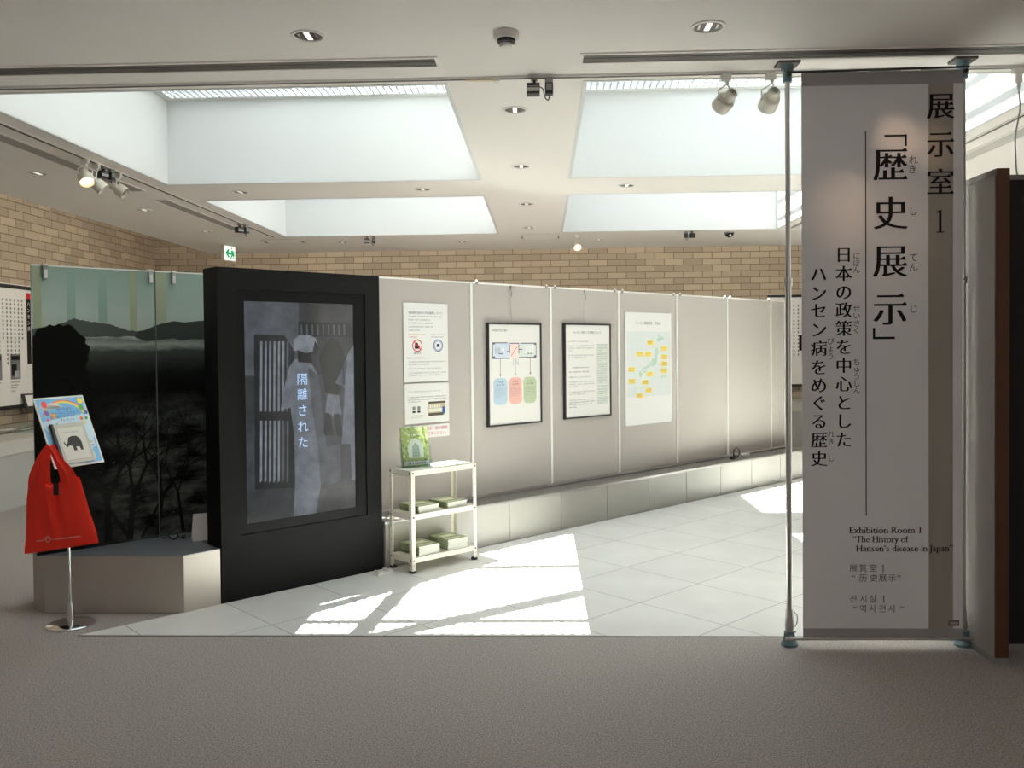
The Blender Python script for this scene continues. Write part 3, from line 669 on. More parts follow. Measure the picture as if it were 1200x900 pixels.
m = MB(); sheet(m, 0, bw, BZ[1]-0.068, BZ[1], -0.0016, M_HEM, 24, 4); m.build('hem', t, smooth=True)
m = MB(); sheet(m, 0, bw, BZ[0], BZ[0]+0.052, -0.0016, M_HEM, 24, 4); m.build('hem', t, smooth=True)
def bfr(a, b, l=0.0): return (a, 0.004*math.sin(a*9+b*0.7)*math.sin(PI*(b-BZ[0])/(BZ[1]-BZ[0]))-0.0024-l, b)
def cjk(mb, items, fn=mincho):
    for ch, x, y, px in items: fn(mb, M_INK, ch, bs(x), bz(x, y), px*1.05*k, bfr)
m = MB(); cjk(m, [('展', 1102, 130.5, 31), ('示', 1102, 174.5, 31), ('室', 1101.7, 217.8, 31), ('1', 1101.7, 262, 32)]); m.build('room_lettering', t)
m = MB(); cjk(m, [('歴', 1043, 196, 39), ('史', 1043, 252, 39), ('展', 1042.5, 307.5, 39), ('示', 1042.5, 363, 39)])
for x0, x1, y0, y1 in ((1036, 1062.5, 161, 163), (1060, 1062.5, 161, 174.5), (1022, 1024.6, 384, 397), (1022, 1048, 394.4, 397)): rect(m, M_INK, bs(x0), bs(x1), bz(x0, y1), bz(x0, y0), bfr)
m.build('title_lettering', t)
m = MB(); cjk(m, [(c, 988, y, 18.5) for c, y in zip('日本の政策を中心とした', (298.3, 320, 341.7, 362.7, 384, 405.7, 427.3, 449, 470.7, 492.3, 514.3))])
cjk(m, [(c, 958.7, y, 18.5) for c, y in zip('ハンセン病をめぐる歴史', (320, 342.3, 362.7, 385, 406.7, 429, 450, 471, 492.3, 514.3, 536))]); m.build('subtitle_lettering', t)
m = MB()
rb = lambda mb, mt, ch, x, y, s, f: put_glyph(mb, mt, ch, x, y, s, f, off=-0.004)
cjk(m, [(c, x, y, 10.5) for c, x, y in (('れ', 1070, 191), ('き', 1069, 201.5), ('し', 1069.5, 250), ('て', 1070, 303.5), ('ん', 1070, 314.7), ('じ', 1070, 362.7))], rb)
cjk(m, [(c, 1003, y, 8.3) for c, y in zip('にほんせいさくちゅうしん', (300, 308.3, 316, 361, 369.3, 378.3, 386.7, 423.3, 431.7, 440, 448.3, 456.7))], rb)
cjk(m, [(c, 972.7, y, 8.3) for c, y in zip('びょうれきし', (398.3, 406.7, 415.7, 507.3, 516.7, 535.7))], rb); m.build('reading_lettering', t)
m = MB(); rect(m, M_INK, bs(1013.2), bs(1014.4), bz(1014, 603), bz(1013, 156), lambda a, b, l=0: (a, -0.0062, b)); m.build('rule_line', t)
m = MB(); roman(m, M_INK, 'Exhibition Room 1', bs(994), bz(994, 623.8), 10.6*k, bs(1080.6)-bs(994), bfr)
roman(m, M_INK, '“The History of', bs(998), bz(998, 634.5), 10.6*k, bs(1063)-bs(998), bfr); roman(m, M_INK, 'Hansen’s disease in Japan”', bs(1002), bz(1002, 645.2), 10.6*k, bs(1117)-bs(1002), bfr); m.build('english_lettering', t)
m = MB(); cjk(m, [(c, 900+x/3.46, 665, 9.2) for c, x in zip('展覧室', (342, 382, 422))], rb); cjk(m, [(c, 900+x/3.46, 676.6, 9.2) for c, x in zip('历史展示', (382, 425, 462, 500))], rb)
cjk(m, [('1', 1034.0, 665, 10)]); cjk(m, [ ('”', 1002, 677, 10), ('”', 1056, 677, 10)], rb); m.build('chinese_lettering', t)
m = MB(); cjk(m, [(c, 900+x/3.46, 701.3, 9.2) for c, x in zip('전시실', (343, 385, 422))], rb); cjk(m, [(c, 900+x/3.46, 712.8, 9.2) for c, x in zip('역사전시', (383, 422, 462, 500))], rb)
cjk(m, [('1', 1034.8, 701.3, 10)]); cjk(m, [ ('”', 1003.5, 713.5, 10), ('”', 1059.5, 713.5, 10)], rb); m.build('korean_lettering', t)
m = MB(); rect(m, mat('dull_patch', (0.20, 0.18, 0.15, 1), 0.8), bs(1111), bs(1124), bz(1117, 733), bz(1117, 726), bfr); rect(m, M_HEM, bs(1113), bs(1122), bz(1117, 731), bz(1117, 728), lambda a, b, l=0: (a, -0.0066, b)); m.build('maker_label', t)
m = MB(); m.cyl((-0.075, 0.0, 2.936), (bw+0.03, 0, 2.945), 0.006, M_BPLAS, n=10); m.build('top_rod', t, smooth=True)
m = MB(); m.cyl((-0.09, 0.0, 0.050), (bw+0.055, 0, 0.052), 0.0085, M_STEEL, n=12); m.build('bottom_rod', t, smooth=True)
# tension poles
def tension_pole(x, label, flip):
    t = thing('tension_pole', label, 'pole', (x, BY+0.046, 0), 0, 'floor to ceiling poles holding the banner')
    m = MB(); m.cyl((0, 0, 0.06), (0, 0, 1.88), 0.0155, M_STEEL); m.cyl((0, 0, 1.88), (0, 0, 2.93), 0.0135, M_STEEL); m.build('tube', t, smooth=True)
    m = MB(); m.lathe([(0.042, 0.0), (0.043, 0.012), (0.036, 0.02), (0.028, 0.05), (0.026, 0.075), (0.0, 0.075)], M_TEAL); m.build('foot', t, smooth=True)
    m = MB(); m.box(-0.055, 0.055, -0.05, 0.05, 2.985, 2.999, M_DSLOT); m.build('ceiling_plate', t, bevel=0.003)
    m = MB(); m.lathe([(0.036, 2.986), (0.03, 2.96), (0.024, 2.94), (0.023, 2.90), (0.0, 2.90)], M_TEAL); m.build('head_pad', t, smooth=True)
    m = MB(); m.lathe([(0.021, 1.86), (0.021, 1.90)], M_STEEL); m.cyl((0, -0.015, 1.88), (0, -0.034, 1.88), 0.008, M_STEEL, n=10); m.build('collar', t, smooth=True)
    for z in (2.93, 0.052):
        m = MB(); m.lathe([(0.023, z-0.012), (0.023, z+0.012)], M_BPLAS if z > 1 else M_STEEL, n=16); m.cyl((0, 0, z), (0, -0.0370, z), 0.010, M_BPLAS if z > 1 else M_STEEL, n=12); m.cyl((-0.03, -0.012, z+0.024), (0.03, -0.012, z+0.024), 0.006, M_STEEL, n=8); m.build('clamp', t, smooth=True)
    m = MB(); m.lathe([(0.022, 0.085), (0.024, 0.105), (0.019, 0.17), (0.019, 0.19)], M_STEEL, n=16); m.tube(spline([(0.02, -0.01, 0.18), (0.035, -0.02, 0.16), (0.032, -0.02, 0.12), (0.02, -0.015, 0.10)]), 0.003, M_STEEL); m.build('lock_lever', t, smooth=True)
tension_pole(1.268, 'steel floor to ceiling pole at the left edge of the banner', 1)
tension_pole(2.150, 'steel floor to ceiling pole at the right edge of the banner, by the wood-edged board', -1)

# boards at the right of the entrance
t = thing('partition_board', 'grey cloth partition board with brown wooden end, right of the banner', 'partition board', (2.18, 4.215, 0))
m = MB(); m.box(0.0, 0.062, 0.012, 1.9, 0.02, 2.36, M_BOARD); m.build('cloth_panel', t)
m = MB(); m.box(0.004, 0.066, 0.0, 0.012, 0.03, 2.392, M_WOOD); m.build('wooden_end', t)
m = MB(); m.box(-0.003, 0.065, 0.001, 1.9, 2.36, 2.39, M_LEDGE); m.build('top_rail', t)
m = MB(); m.box(-0.002, 0.068, -0.002, 1.9, 0.0, 0.03, M_GPLAS); m.build('base_rail', t)
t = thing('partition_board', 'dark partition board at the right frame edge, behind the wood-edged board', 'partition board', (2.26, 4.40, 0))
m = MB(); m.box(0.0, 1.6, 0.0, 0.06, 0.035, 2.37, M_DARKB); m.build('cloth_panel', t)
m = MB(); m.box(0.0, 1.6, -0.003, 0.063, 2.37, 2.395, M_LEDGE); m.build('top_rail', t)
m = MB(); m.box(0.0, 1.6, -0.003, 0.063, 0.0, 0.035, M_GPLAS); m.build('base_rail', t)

# showcases and wall panels along the brick walls
M_CASE = mat('case_white', (0.62, 0.60, 0.55, 1), 0.5)
M_CASEB = mat('case_body', (0.50, 0.50, 0.48, 1), 0.6)
def showcase(name, label, loc, rotz, L):
    t = thing(name, label, 'showcase', loc, rotz)
    m = MB(); m.box(0, L, 0.03, 0.5, 0, 0.545, M_CASEB); m.build('body', t)
    m = MB(); m.box(-0.02, L+0.02, 0.0, 0.52, 0.545, 0.685, M_CASE); m.build('table_top', t, bevel=0.004)
    n = max(1, int(L/1.5))
    for k in range(n):
        a, b = 0.04+k*L/n, (k+1)*L/n-0.04; m = MB(); P = [(0.05, 0.686), (0.05, 0.72), (0.34, 0.83), (0.48, 0.83), (0.48, 0.686)]
        for (p, q) in ((0, 1), (1, 2), (2, 3)): m.face([(a, P[p][0], P[p][1]), (b, P[p][0], P[p][1]), (b, P[q][0], P[q][1]), (a, P[q][0], P[q][1])], M_CLEAR)
        for x in (a, b): m.face([(x, y, z) for y, z in P], M_CLEAR)
        c = m.build('glass_cover', t)
        m = MB()
        for x in (a, b): m.box(x-0.006, x+0.006, 0.046, 0.056, 0.686, 0.725, M_STEEL); m.cyl((x, 0.05, 0.722), (x, 0.34, 0.83), 0.006, M_STEEL, n=8)
        m.box(a, b, 0.044, 0.056, 0.716, 0.728, M_STEEL); m.build('cover_frame', t)
    return t
showcase('showcase', 'low white showcase with sloping glass covers by the left brick wall', (-5.82, 11.4, 0), -PI/2, 4.4)
showcase('showcase', 'low white showcase by the back brick wall, seen past the partition end', (3.2, 13.40, 0), 0, 2.6)
for k, (y, w, h) in enumerate(((8.55, 0.22, 0.3), (9.15, 0.30, 0.21), (9.65, 0.21, 0.29))):
    m = MB(); m.box(-w/2, w/2, -h/2, h/2, 0, 0.003, M_PAPER)
    for q in range(5): m.box(-w*0.4, w*(0.3 if q % 2 else 0.38), h*0.3-q*h*0.14, h*0.33-q*h*0.14, 0.003, 0.0034, M_LINK)
    tag(m.build('document_sheet', loc=(-6.05, y, 0.6852), rotz=PI/2+0.05*k), ['small printed sheet lying in the left showcase, at its nearer end', 'wide printed sheet lying in the middle of the left showcase', 'printed sheet lying in the left showcase, below the wall panel'][k], 'document', 'papers in the left showcase')
m = MB(); m.box(-0.085, 0.085, -0.006, 0.006, 0.0, 0.25, M_BPLAS, Matrix.Rotation(-0.35, 4, 'X')); m.box(-0.045, 0.075, -0.0075, -0.006, 0.09, 0.23, M_PAPER, Matrix.Rotation(-0.35, 4, 'X')); m.box(-0.05, 0.05, 0.0, 0.12, 0.0, 0.006, M_BPLAS)
tag(m.build('sign_stand', loc=(-6.20, 10.25, 0.831), rotz=PI/2-0.3), 'small black easel sign standing on the left showcase', 'sign stand')
def wall_panel(label, loc, rotz, W, spec):
    t = thing('wall_panel', label, 'wall panel', loc, rotz); h = 1.46
    m = MB(); m.box(0, W, 0.0, 0.03, 0.0, h, M_PAPER); m.build('board', t)
    m = MB(); m.box(0, W, -0.008, 0.035, h-0.055, h-0.012, M_BPLAS); m.box(0, W, -0.008, 0.035, -0.03, 0.012, M_BPLAS); m.build('black_rail', t)
    m = MB(); f = front(-0.001)
    spec(m, f, W, h); m.build('panel_print', t)
def pl_left(m, f, W, h):
    rect(m, M_RED, W-0.16, W-0.07, 1.30, 1.37, f); rect(m, M_INK, W-0.16, W-0.07, 0.50, 1.30, f)
    for q, ch in enumerate('ハンセン病'): put_glyph(m, M_PAPER, ch, W-0.115, 1.23-q*0.075, 0.062, f, layer=0.0008)
    for c in range(12):
        for r in range(16 if c % 5 else 10): rect(m, M_GINK, W-0.26-c*0.075, W-0.235-c*0.075, 1.25-r*0.05, 1.28-r*0.05, f)
    for q in range(3):
        x = W-0.5-q*0.36; rect(m, M_GINK, x, x+0.20, 0.32, 0.62, f); rect(m, M_INK, x+0.02, x+0.12, 0.36, 0.50, f, 0.0008); rect(m, M_LINK, x+0.08, x+0.16, 0.34, 0.42, f, 0.0009); rect(m, M_INK, x+0.02, x+0.18, 0.55, 0.60, f, 0.0008)
        for r in range(4): rect(m, M_LINK, x, x+0.18-0.03*r, 0.28-0.035*r, 0.293-0.035*r, f)
    for x in (W-1.05, W-1.6): rect(m, M_GINK, x, x+0.3, 0.80, 1.20, f, 0.0010); rect(m, M_INK, x+0.05, x+0.2, 0.85, 1.0, f, 0.0015)
wall_panel('white display panel with black rails on the left brick wall', (-6.31, 8.2, 0.93), PI/2, 2.30, pl_left)
def pl_back(m, f, W, h):
    rect(m, M_RED, 0.10, 0.17, 1.31, 1.37, f); rect(m, M_INK, 0.10, 0.17, 0.40, 1.31, f)
    for c in range(8):
        for r in range(14): rect(m, M_GINK, 0.27+c*0.07, 0.29+c*0.07, 1.25-r*0.06, 1.285-r*0.06, f)
    rect(m, M_INK, 0.5, 0.75, 0.55, 0.8, f, 0.001)
    rect(m, M_GINK, 0.9, 1.3, 0.3, 0.9, f)
wall_panel('white display panel with black rails on the back brick wall', (3.62, 13.945, 0.93), 0, 2.2, pl_back)

# ================================================================== POSTERS ON THE PARTITION
PN = -0.374
def sheet_on_panel(name, label, cat, u0_, u1_, z0, z1, framed, group=None):
    w, h = u1_-u0_, z1-z0
    t = thing(name, label, cat, UN(u0_, PN if not framed else PN+0.004, z0), DIAG, group)
    if framed:
        m = MB(); b = 0.014
        m.box(0, w, -0.022, 0.006, 0, b, M_BPLAS); m.box(0, w, -0.022, 0.006, h-b, h, M_BPLAS); m.box(0, b, -0.022, 0.006, b, h-b, M_BPLAS); m.box(w-b, w, -0.022, 0.006, b, h-b, M_BPLAS); m.build('frame', t)
        m = MB(); m.box(b, w-b, -0.014, 0.004, b, h-b, mat('frame_paper', (0.78, 0.76, 0.725, 1), 0.6, spec=0.3)); m.build('sheet', t); y = -0.0142
    else:
        m = MB(); m.box(0, w, -0.0022, 0.0, 0, h, M_PAPER); m.build('sheet', t); y = -0.0024
    f0 = front(y)
    f = lambda a, b, l=0.0: f0(a*w, b*h, l)                 # fractions of the sheet
    return t, f, w, h
# notice 1
t, f, w, h = sheet_on_panel('notice_sheet', 'white notice about photography with red and blue round symbols', 'notice', -0.359, 0.072, 1.304, 1.913, False)
m = MB(); g = lambda a, b, l=0.0: f(a/w, b/h, l)
gothic_line(m, M_INK, '常設展示室内の写真撮影について', 0.11*w, 0.88*w, 0.875*h, g)
for yy, x1 in ((0.83, 0.86), (0.785, 0.62), (0.745, 0.68), (0.70, 0.66), (0.655, 0.36)): lines(m, M_GINK, 0.11*w, x1*w, yy*h, 0.020*h, g, seed=1)
for yy in (0.60, 0.57): lines(m, M_RED, 0.11*w, (0.48 if yy > .58 else .3)*w, yy*h, 0.016*h, g, seed=2); lines(m, M_GINK, 0.60*w, (0.95 if yy > .58 else .9)*w, yy*h, 0.016*h, g, seed=3)
ring(m, M_RED, 0.30*w, 0.46*h, 0.048, 0.008, g); line2(m, M_RED, (0.30*w-0.032, 0.46*h+0.032), (0.30*w+0.032, 0.46*h-0.032), 0.008, g, 0.0008); rect(m, M_INK, 0.30*w-0.026, 0.30*w+0.022, 0.46*h-0.024, 0.46*h+0.002, g, 0.0004); disc(m, M_INK, 0.30*w-0.008, 0.46*h+0.008, 0.016, 0.016, g, 0.0004)
ring(m, M_BLUE, 0.77*w, 0.46*h, 0.048, 0.007, g); ring(m, M_BLUE, 0.77*w, 0.46*h, 0.036, 0.003, g); poly(m, M_INK, [(0.77*w-0.018, 0.455*h-0.008), (0.77*w+0.018, 0.455*h-0.008), (0.77*w+0.01, 0.455*h+0.016), (0.77*w-0.01, 0.455*h+0.016)], g)
gothic_line(m, M_INK, '撮影禁止', 0.22*w, 0.38*w, 0.365*h, g)
lines(m, M_INK, 0.07*w, 0.44*w, 0.305*h, 0.017*h, g, seed=4)
for yy, x1 in ((0.255, 0.96), (0.225, 0.55), (0.17, 0.84), (0.115, 0.96), (0.085, 0.85)): lines(m, M_GINK, 0.10*w, x1*w, yy*h, 0.017*h, g, seed=5)
m.build('print', t)
# notice 2
t, f, w, h = sheet_on_panel('notice_sheet', 'smaller white notice with two tiny logos and a colour photo of the gallery', 'notice', -0.355, 0.075, 0.984, 1.292, False)
m = MB(); g = lambda a, b, l=0.0: f(a/w, b/h, l)
lines(m, M_GINK, 0.08*w, 0.80*w, 0.80*h, 0.03*h, g, seed=6)
for yy, x1 in ((0.66, 0.94), (0.60, 0.94), (0.545, 0.36)): lines(m, M_INK, 0.08*w, x1*w, yy*h, 0.034*h, g, seed=7)
for x in (0.20, 0.31): rect(m, M_GINK, (x-0.035)*w, (x+0.03)*w, 0.34*h, 0.43*h, g); rect(m, M_INK, (x-0.035)*w, (x+0.03)*w, 0.27*h, 0.32*h, g)
for yy in (0.20, 0.155): lines(m, M_GINK, 0.15*w, 0.40*w, yy*h, 0.026*h, g, seed=8)
PX0, PX1, PY0, PY1 = 0.52*w, 0.91*w, 0.17*h, 0.53*h
rect(m, mat('p_tan', srgb(196, 184, 150), .7), PX0, PX1, PY0, PY1, g); rect(m, mat('p_dark', srgb(70, 66, 52), .7), PX0, PX1, PY1-0.025*h*2, PY1, g, .0004); rect(m, mat('p_case', srgb(228, 226, 215), .7), PX0+.004, PX1-.03, PY0+0.10*h, PY0+0.18*h, g, .0004)
rect(m, mat('p_dark', srgb(70, 66, 52), .7), PX0, PX1-.02, PY0, PY0+0.07*h, g, .0004); rect(m, M_BLUE, PX1-0.03, PX1-0.004, PY0+0.04*h, PY0+0.22*h, g, .0006); disc(m, mat('p_skin', srgb(214, 160, 130), .7), PX1-0.017, PY0+0.25*h, 0.008, 0.011, g, .0006)
for q in range(5): rect(m, M_PAPER, PX0+.015+q*.022, PX0+.028+q*.022, PY0+0.20*h, PY0+0.27*h, g, .0005)
m.build('print', t)
# notice 3
t, f, w, h = sheet_on_panel('notice_strip', 'white paper strip with crimson lettering below the photography notices', 'notice', -0.356, 0.077, 0.868, 0.968, False)
m = MB(); g = lambda a, b, l=0.0: f(a/w, b/h, l)
gothic_line(m, M_CRIM, '現在、展示室の一部の照明', 0.12*w, 0.95*w, 0.70*h, g); gothic_line(m, M_CRIM, 'おります。ご了承ください。', 0.10*w, 0.97*w, 0.30*h, g); m.build('print', t)
# framed floor plan
t, f, w, h = sheet_on_panel('framed_poster', 'black framed poster of a floor plan with blue, pink and green boxes', 'framed poster', 0.474, 1.099, 0.907, 1.772, True)
m = MB(); g = lambda a, b, l=0.0: f(a/w, b/h, l)
gothic_line(m, M_INK, '常設展示室のご案内', 0.09*w, 0.36*w, 0.925*h, g)
PB, PP, PG = mat('p_blue', srgb(172, 192, 206), .7), mat('p_pink', srgb(216, 166, 156), .7), mat('p_green', srgb(170, 184, 152), .7)
PW, PBF, PPF = mat('p_wall', srgb(96, 98, 112), .7), mat('p_bluefill', srgb(206, 214, 226), .7), mat('p_pinkfill', srgb(240, 214, 206), .7)
for (x0, x1, fill) in ((0.09, 0.40, PBF), (0.40, 0.57, PPF), (0.57, 0.90, mat('p_greenfill', srgb(214, 220, 214), .7))):
    rect(m, fill, x0*w, x1*w, 0.655*h, 0.805*h, g, .0002)
for a, b in (((.09, .805), (.36, .805)), ((.40, .80), (.57, .80)), ((.60, .80), (.90, .80)), ((.09, .655), (.40, .655)), ((.57, .66), (.90, .66)), ((.09, .655), (.09, .805)), ((.90, .66), (.90, .80)), ((.40, .70), (.40, .79)), ((.57, .70), (.57, .80)), ((.34, .72), (.40, .72)), ((.57, .74), (.64, .74)), ((.20, .70), (.28, .70)), ((.72, .70), (.84, .70))):
    line2(m, PW, (a[0]*w, a[1]*h), (b[0]*w, b[1]*h), .008, g, .0004)
for x, y in ((.09, .79), (.09, .655), (.86, .785), (.86, .66)): rect(m, PW, x*w, (x+.045)*w, y*h, (y+.02)*h, g, .0005)
for k2 in range(5): line2(m, PW, ((.14+.02*k2)*w, .70*h), ((.14+.02*k2)*w, .76*h), .003, g, .0004)
for x in (.70, .76, .82): roundrect(m, M_PAPER, x*w, (x+.035)*w, .70*h, .77*h, .006, g, .0005)
disc(m, M_PAPER, .28*w, .74*h, .016, .014, g, .0004); line2(m, M_RED, (.43*w, .68*h), (.54*w, .77*h), .005, g, .0005)
for a, b in (((.46, .655), (.46, .58)), ((.56, .655), (.56, .58)), ((.46, .60), (.56, .60))): line2(m, M_LINK, (a[0]*w, a[1]*h), (b[0]*w, b[1]*h), .004, g, .0004)
for r_ in range(5): line2(m, M_LINK, (.49*w, (.60+.011*r_)*h), (.54*w, (.60+.011*r_)*h), .003, g, .0004)
line2(m, M_LINK, (.35*w, .83*h), (.62*w, .83*h), .003, g, .0004)
for x, c, y1 in ((.225, M_GINK, .485), (.505, M_LINK, .49), (.785, M_GINK, .495)):
    line2(m, c, (x*w, .655*h), (x*w, y1*h), .006, g, .0004); poly(m, c, [((x-.018)*w, (y1+.015)*h), ((x+.018)*w, (y1+.015)*h), (x*w, (y1-.012)*h)], g, .0005)
for x0, x1, c in ((.10, .35, PB), (.38, .62, PP), (.65, .90, PG)):
    roundrect(m, c, x0*w, x1*w, .205*h, .465*h, .045, g, .0002)
    lines(m, M_INK, (x0+.08)*w, (x1-.07)*w, .425*h, .014*h, g, .0005, 9); lines(m, M_INK, (x0+.07)*w, (x1-.06)*w, .40*h, .016*h, g, .0005, 10)
    for r_ in range(5): lines(m, M_GINK, (x0+.02)*w, (x1-(.02 if r_ < 4 else .1))*w, (.36-.018*r_)*h, .011*h, g, .0005, 11)
m.build('print', t)
m = MB(); m.tube([(w*0.45, -0.004, h), (w*0.45, -0.004, 1.172)], 0.0016, M_GPLAS, 6); m.build('hanging_wire', t)
m = MB(); m.cyl((w*.45, -0.012, 1.09), (w*.45, -0.012, 1.14), 0.006, M_GPLAS, n=8); m.box(w*.45-.006, w*.45+.006, -.014, .004, 1.150, 1.178, M_STEEL); m.build('hook', t)
# framed text
t, f, w, h = sheet_on_panel('framed_poster', 'black framed poster of plain text with a grey side column', 'framed poster', 1.391, 2.027, 0.913, 1.778, True)
m = MB(); g = lambda a, b, l=0.0: f(a/w, b/h, l)
gothic_line(m, M_INK, 'ハンセン病という病気について', 0.19*w, 0.80*w, 0.905*h, g)
for yy, x0, x1, big in ((.81, .09, .52, 0), (.765, .09, .64, 0), (.74, .09, .64, 0), (.715, .09, .18, 0), (.665, .09, .64, 0), (.64, .09, .45, 0), (.535, .16, .52, 1), (.49, .10, .52, 1), (.435, .09, .56, 0), (.385, .09, .63, 0), (.36, .09, .63, 0), (.335, .09, .3, 0), (.28, .09, .64, 0), (.255, .09, .42, 0), (.195, .09, .62, 0), (.17, .10, .64, 1), (.145, .09, .60, 0), (.12, .09, .26, 0)):
    lines(m, M_INK if big else M_GINK, x0*w, x1*w, yy*h, .0145*h, g, seed=12)
SIDE = mat('p_side', srgb(206, 210, 200), .7); SIDL = mat('p_sideline', srgb(120, 140, 130), .7)
for z0, z1 in ((.70, .78), (.59, .69), (.345, .58), (.22, .335), (.135, .21)):
    rect(m, SIDE, .69*w, .93*w, z0*h, z1*h, g, .0002); line2(m, SIDL, (.69*w, z1*h), (.93*w, z1*h), .003, g, .0004)
    n = int((z1-z0)/.024)
    for r_ in range(n): lines(m, M_GINK, .705*w, (.915 if r_ < n-1 else .82)*w, (z1-.018-.024*r_)*h, .0125*h, g, .0004, 13)
m.build('print', t)
m = MB(); m.tube([(w*0.46, -0.004, h), (w*0.46, -0.004, 1.166)], 0.0016, M_GPLAS, 6); m.build('hanging_wire', t)
m = MB(); m.cyl((w*.46, -0.012, 1.08), (w*.46, -0.012, 1.13), 0.006, M_GPLAS, n=8); m.box(w*.46-.006, w*.46+.006, -.014, .004, 1.146, 1.172, M_STEEL); m.build('hook', t)
# map poster
t, f, w, h = sheet_on_panel('map_poster', 'unframed white poster with a pale map and yellow name labels', 'poster', 2.262, 3.000, 0.791, 1.899, False)
m = MB(); g = lambda a, b, l=0.0: f(a/w, b/h, l)
def mp_(x, y): yy = (y-(36+(x-500)*0.015))/(798.0-(x-500)*0.125); return ((x-(500+yy*16))/325.0, 1-yy)
gothic_line(m, M_INK, 'ハンセン病療養所 所在地', 0.22*w, 0.76*w, 0.905*h, g)
rect(m, mat('p_sea', srgb(214, 219, 217), .7), 0.035*w, 0.97*w, 0.25*h, 0.83*h, g, .0002)
LAND = mat('p_land', srgb(172, 194, 178), .7)
def mpoly(P, mt=LAND, l=.0005): poly(m, mt, [(a*w, b*h) for a, b in (mp_(*p) for p in P)], g, l)
mpoly([(733, 178), (745, 200), (772, 208), (776, 222), (752, 232), (744, 246), (734, 234), (724, 240), (722, 222), (734, 212)])
mpoly([(718, 278), (732, 290), (736, 320), (726, 342), (728, 372), (718, 402), (700, 412), (680, 410), (668, 424), (648, 428), (624, 446), (614, 440), (636, 418), (660, 404), (680, 388), (690, 366), (708, 350), (716, 320), (712, 296)])
mpoly([(604, 448), (618, 452), (624, 472), (614, 494), (604, 482), (600, 462)]); mpoly([(630, 446), (650, 440), (654, 452), (636, 462)])
YEL = mat('p_yellow', srgb(226, 200, 96), .7); GRN = mat('p_lab', srgb(150, 176, 150), .7)
for x, y in ((677, 248), (776, 286), (603, 328), (662, 328), (778, 346), (778, 393), (550, 436), (778, 443), (678, 467), (554, 519), (645, 524), (670, 580), (609, 617)):
    mpoly([(x-23, y-16), (x+23, y-17), (x+23, y+16), (x-23, y+17)], YEL, .0007)
    a, b = mp_(x, y); lines(m, mat('p_brown', srgb(110, 92, 30), .7), (a-.055)*w, (a+.055)*w, (b+.006)*h, .017*h, g, .0010, 14); lines(m, mat('p_brown', srgb(110, 92, 30), .7), (a-.05)*w, (a+.05)*w, (b-.011)*h, .010*h, g, .0010, 15)
mpoly([(755, 474), (801, 473), (801, 503), (755, 504)], mat('p_labpale', srgb(206, 216, 206), .7), .0007)
a, b = mp_(778, 488); lines(m, mat('p_labtext', srgb(92, 122, 98), .7), (a-.055)*w, (a+.055)*w, (b+.006)*h, .016*h, g, .0010, 14)
for P in (((752, 300), (730, 316)), ((752, 352), (728, 350)), ((752, 396), (722, 398)), ((690, 262), (720, 290)), ((580, 600), (576, 548)), ((576, 570), (640, 560)), ((700, 496), (760, 488)), ((662, 345), (666, 400)), ((720, 440), (756, 442))):
    (a0, b0), (a1, b1) = mp_(*P[0]), mp_(*P[1]); line2(m, M_LINK, (a0*w, b0*h), (a1*w, b1*h), .002, g, .0006)
m.build('print', t)

# ================================================================== SMALLER THINGS
# shelf rack
RU, RN, RW, RD, RH = -0.700, 0.168, 0.590, 0.262, 0.715
rk = thing('shelf_rack', 'cream steel three-shelf rack standing in front of the partition beside the kiosk', 'shelf rack', UN(RU, RN), DIAG)
def shelf(z, name, lip):
    m = MB(); m.box(0.004, RW-0.004, 0.004, RD-0.004, z-0.004, z, M_CREAM)
    for a in ((0.0025, RW-0.0025, 0.0025, 0.005), (0.0025, RW-0.0025, RD-0.005, RD-0.0025)): m.box(a[0], a[1], a[2], a[3], z-lip, z, M_CREAM)
    for a in ((0.0025, 0.005, 0.005, RD-0.005), (RW-0.005, RW-0.0025, 0.005, RD-0.005)): m.box(a[0], a[1], a[2], a[3], z-lip, z, M_CREAM)
    m.build(name, rk)
SHZ = (0.110, 0.410, RH)
for z in SHZ: shelf(z, 'shelf', 0.036)
for x, y, sx, sy in ((0, 0, 1, 1), (RW, 0, -1, 1), (0, RD, 1, -1), (RW, RD, -1, -1)):
    m = MB(); wd = 0.030
    for a, b in ((0, wd), ):
        xs = sorted((x, x+sx*wd)); ys = sorted((y, y+sy*0.0025)); m.box(xs[0], xs[1], ys[0], ys[1], 0.012, RH, M_CREAM)
        xs = sorted((x, x+sx*0.0025)); ys = sorted((y, y+sy*wd)); m.box(xs[0], xs[1], ys[0], ys[1], 0.012, RH, M_CREAM)
    lg = m.build('leg', rk)
    m = MB()
    fy = y-sy*0.0006
    for q in range(13):
        z = 0.06+q*0.05
        m.cyl((x+sx*0.016, fy, z), (x+sx*0.016, fy+sy*0.0012, z), 0.0042, M_GPLAS, n=8)
        m.cyl((x-sx*0.0006, y+sy*0.016, z), (x+sx*0.0006, y+sy*0.016, z), 0.0042, M_GPLAS, n=8)
    m.build('slot_holes', lg)
    m = MB()
    for z in SHZ: m.cyl((x+sx*0.016, y-sy*0.003, z-0.018), (x+sx*0.016, y, z-0.018), 0.0065, M_BPLAS, n=10); m.cyl((x-sx*0.003, y+sy*0.016, z-0.018), (x, y+sy*0.016, z-0.018), 0.0065, M_BPLAS, n=10)
    m.build('bolt', lg)
    m = MB(); xs = sorted((x-sx*0.003, x+sx*0.034)); ys = sorted((y-sy*0.003, y+sy*0.034)); m.box(xs[0], xs[1], ys[0], ys[1], 0.0045, 0.022, M_RUBBER); m.build('rubber_foot', lg, bevel=0.003)
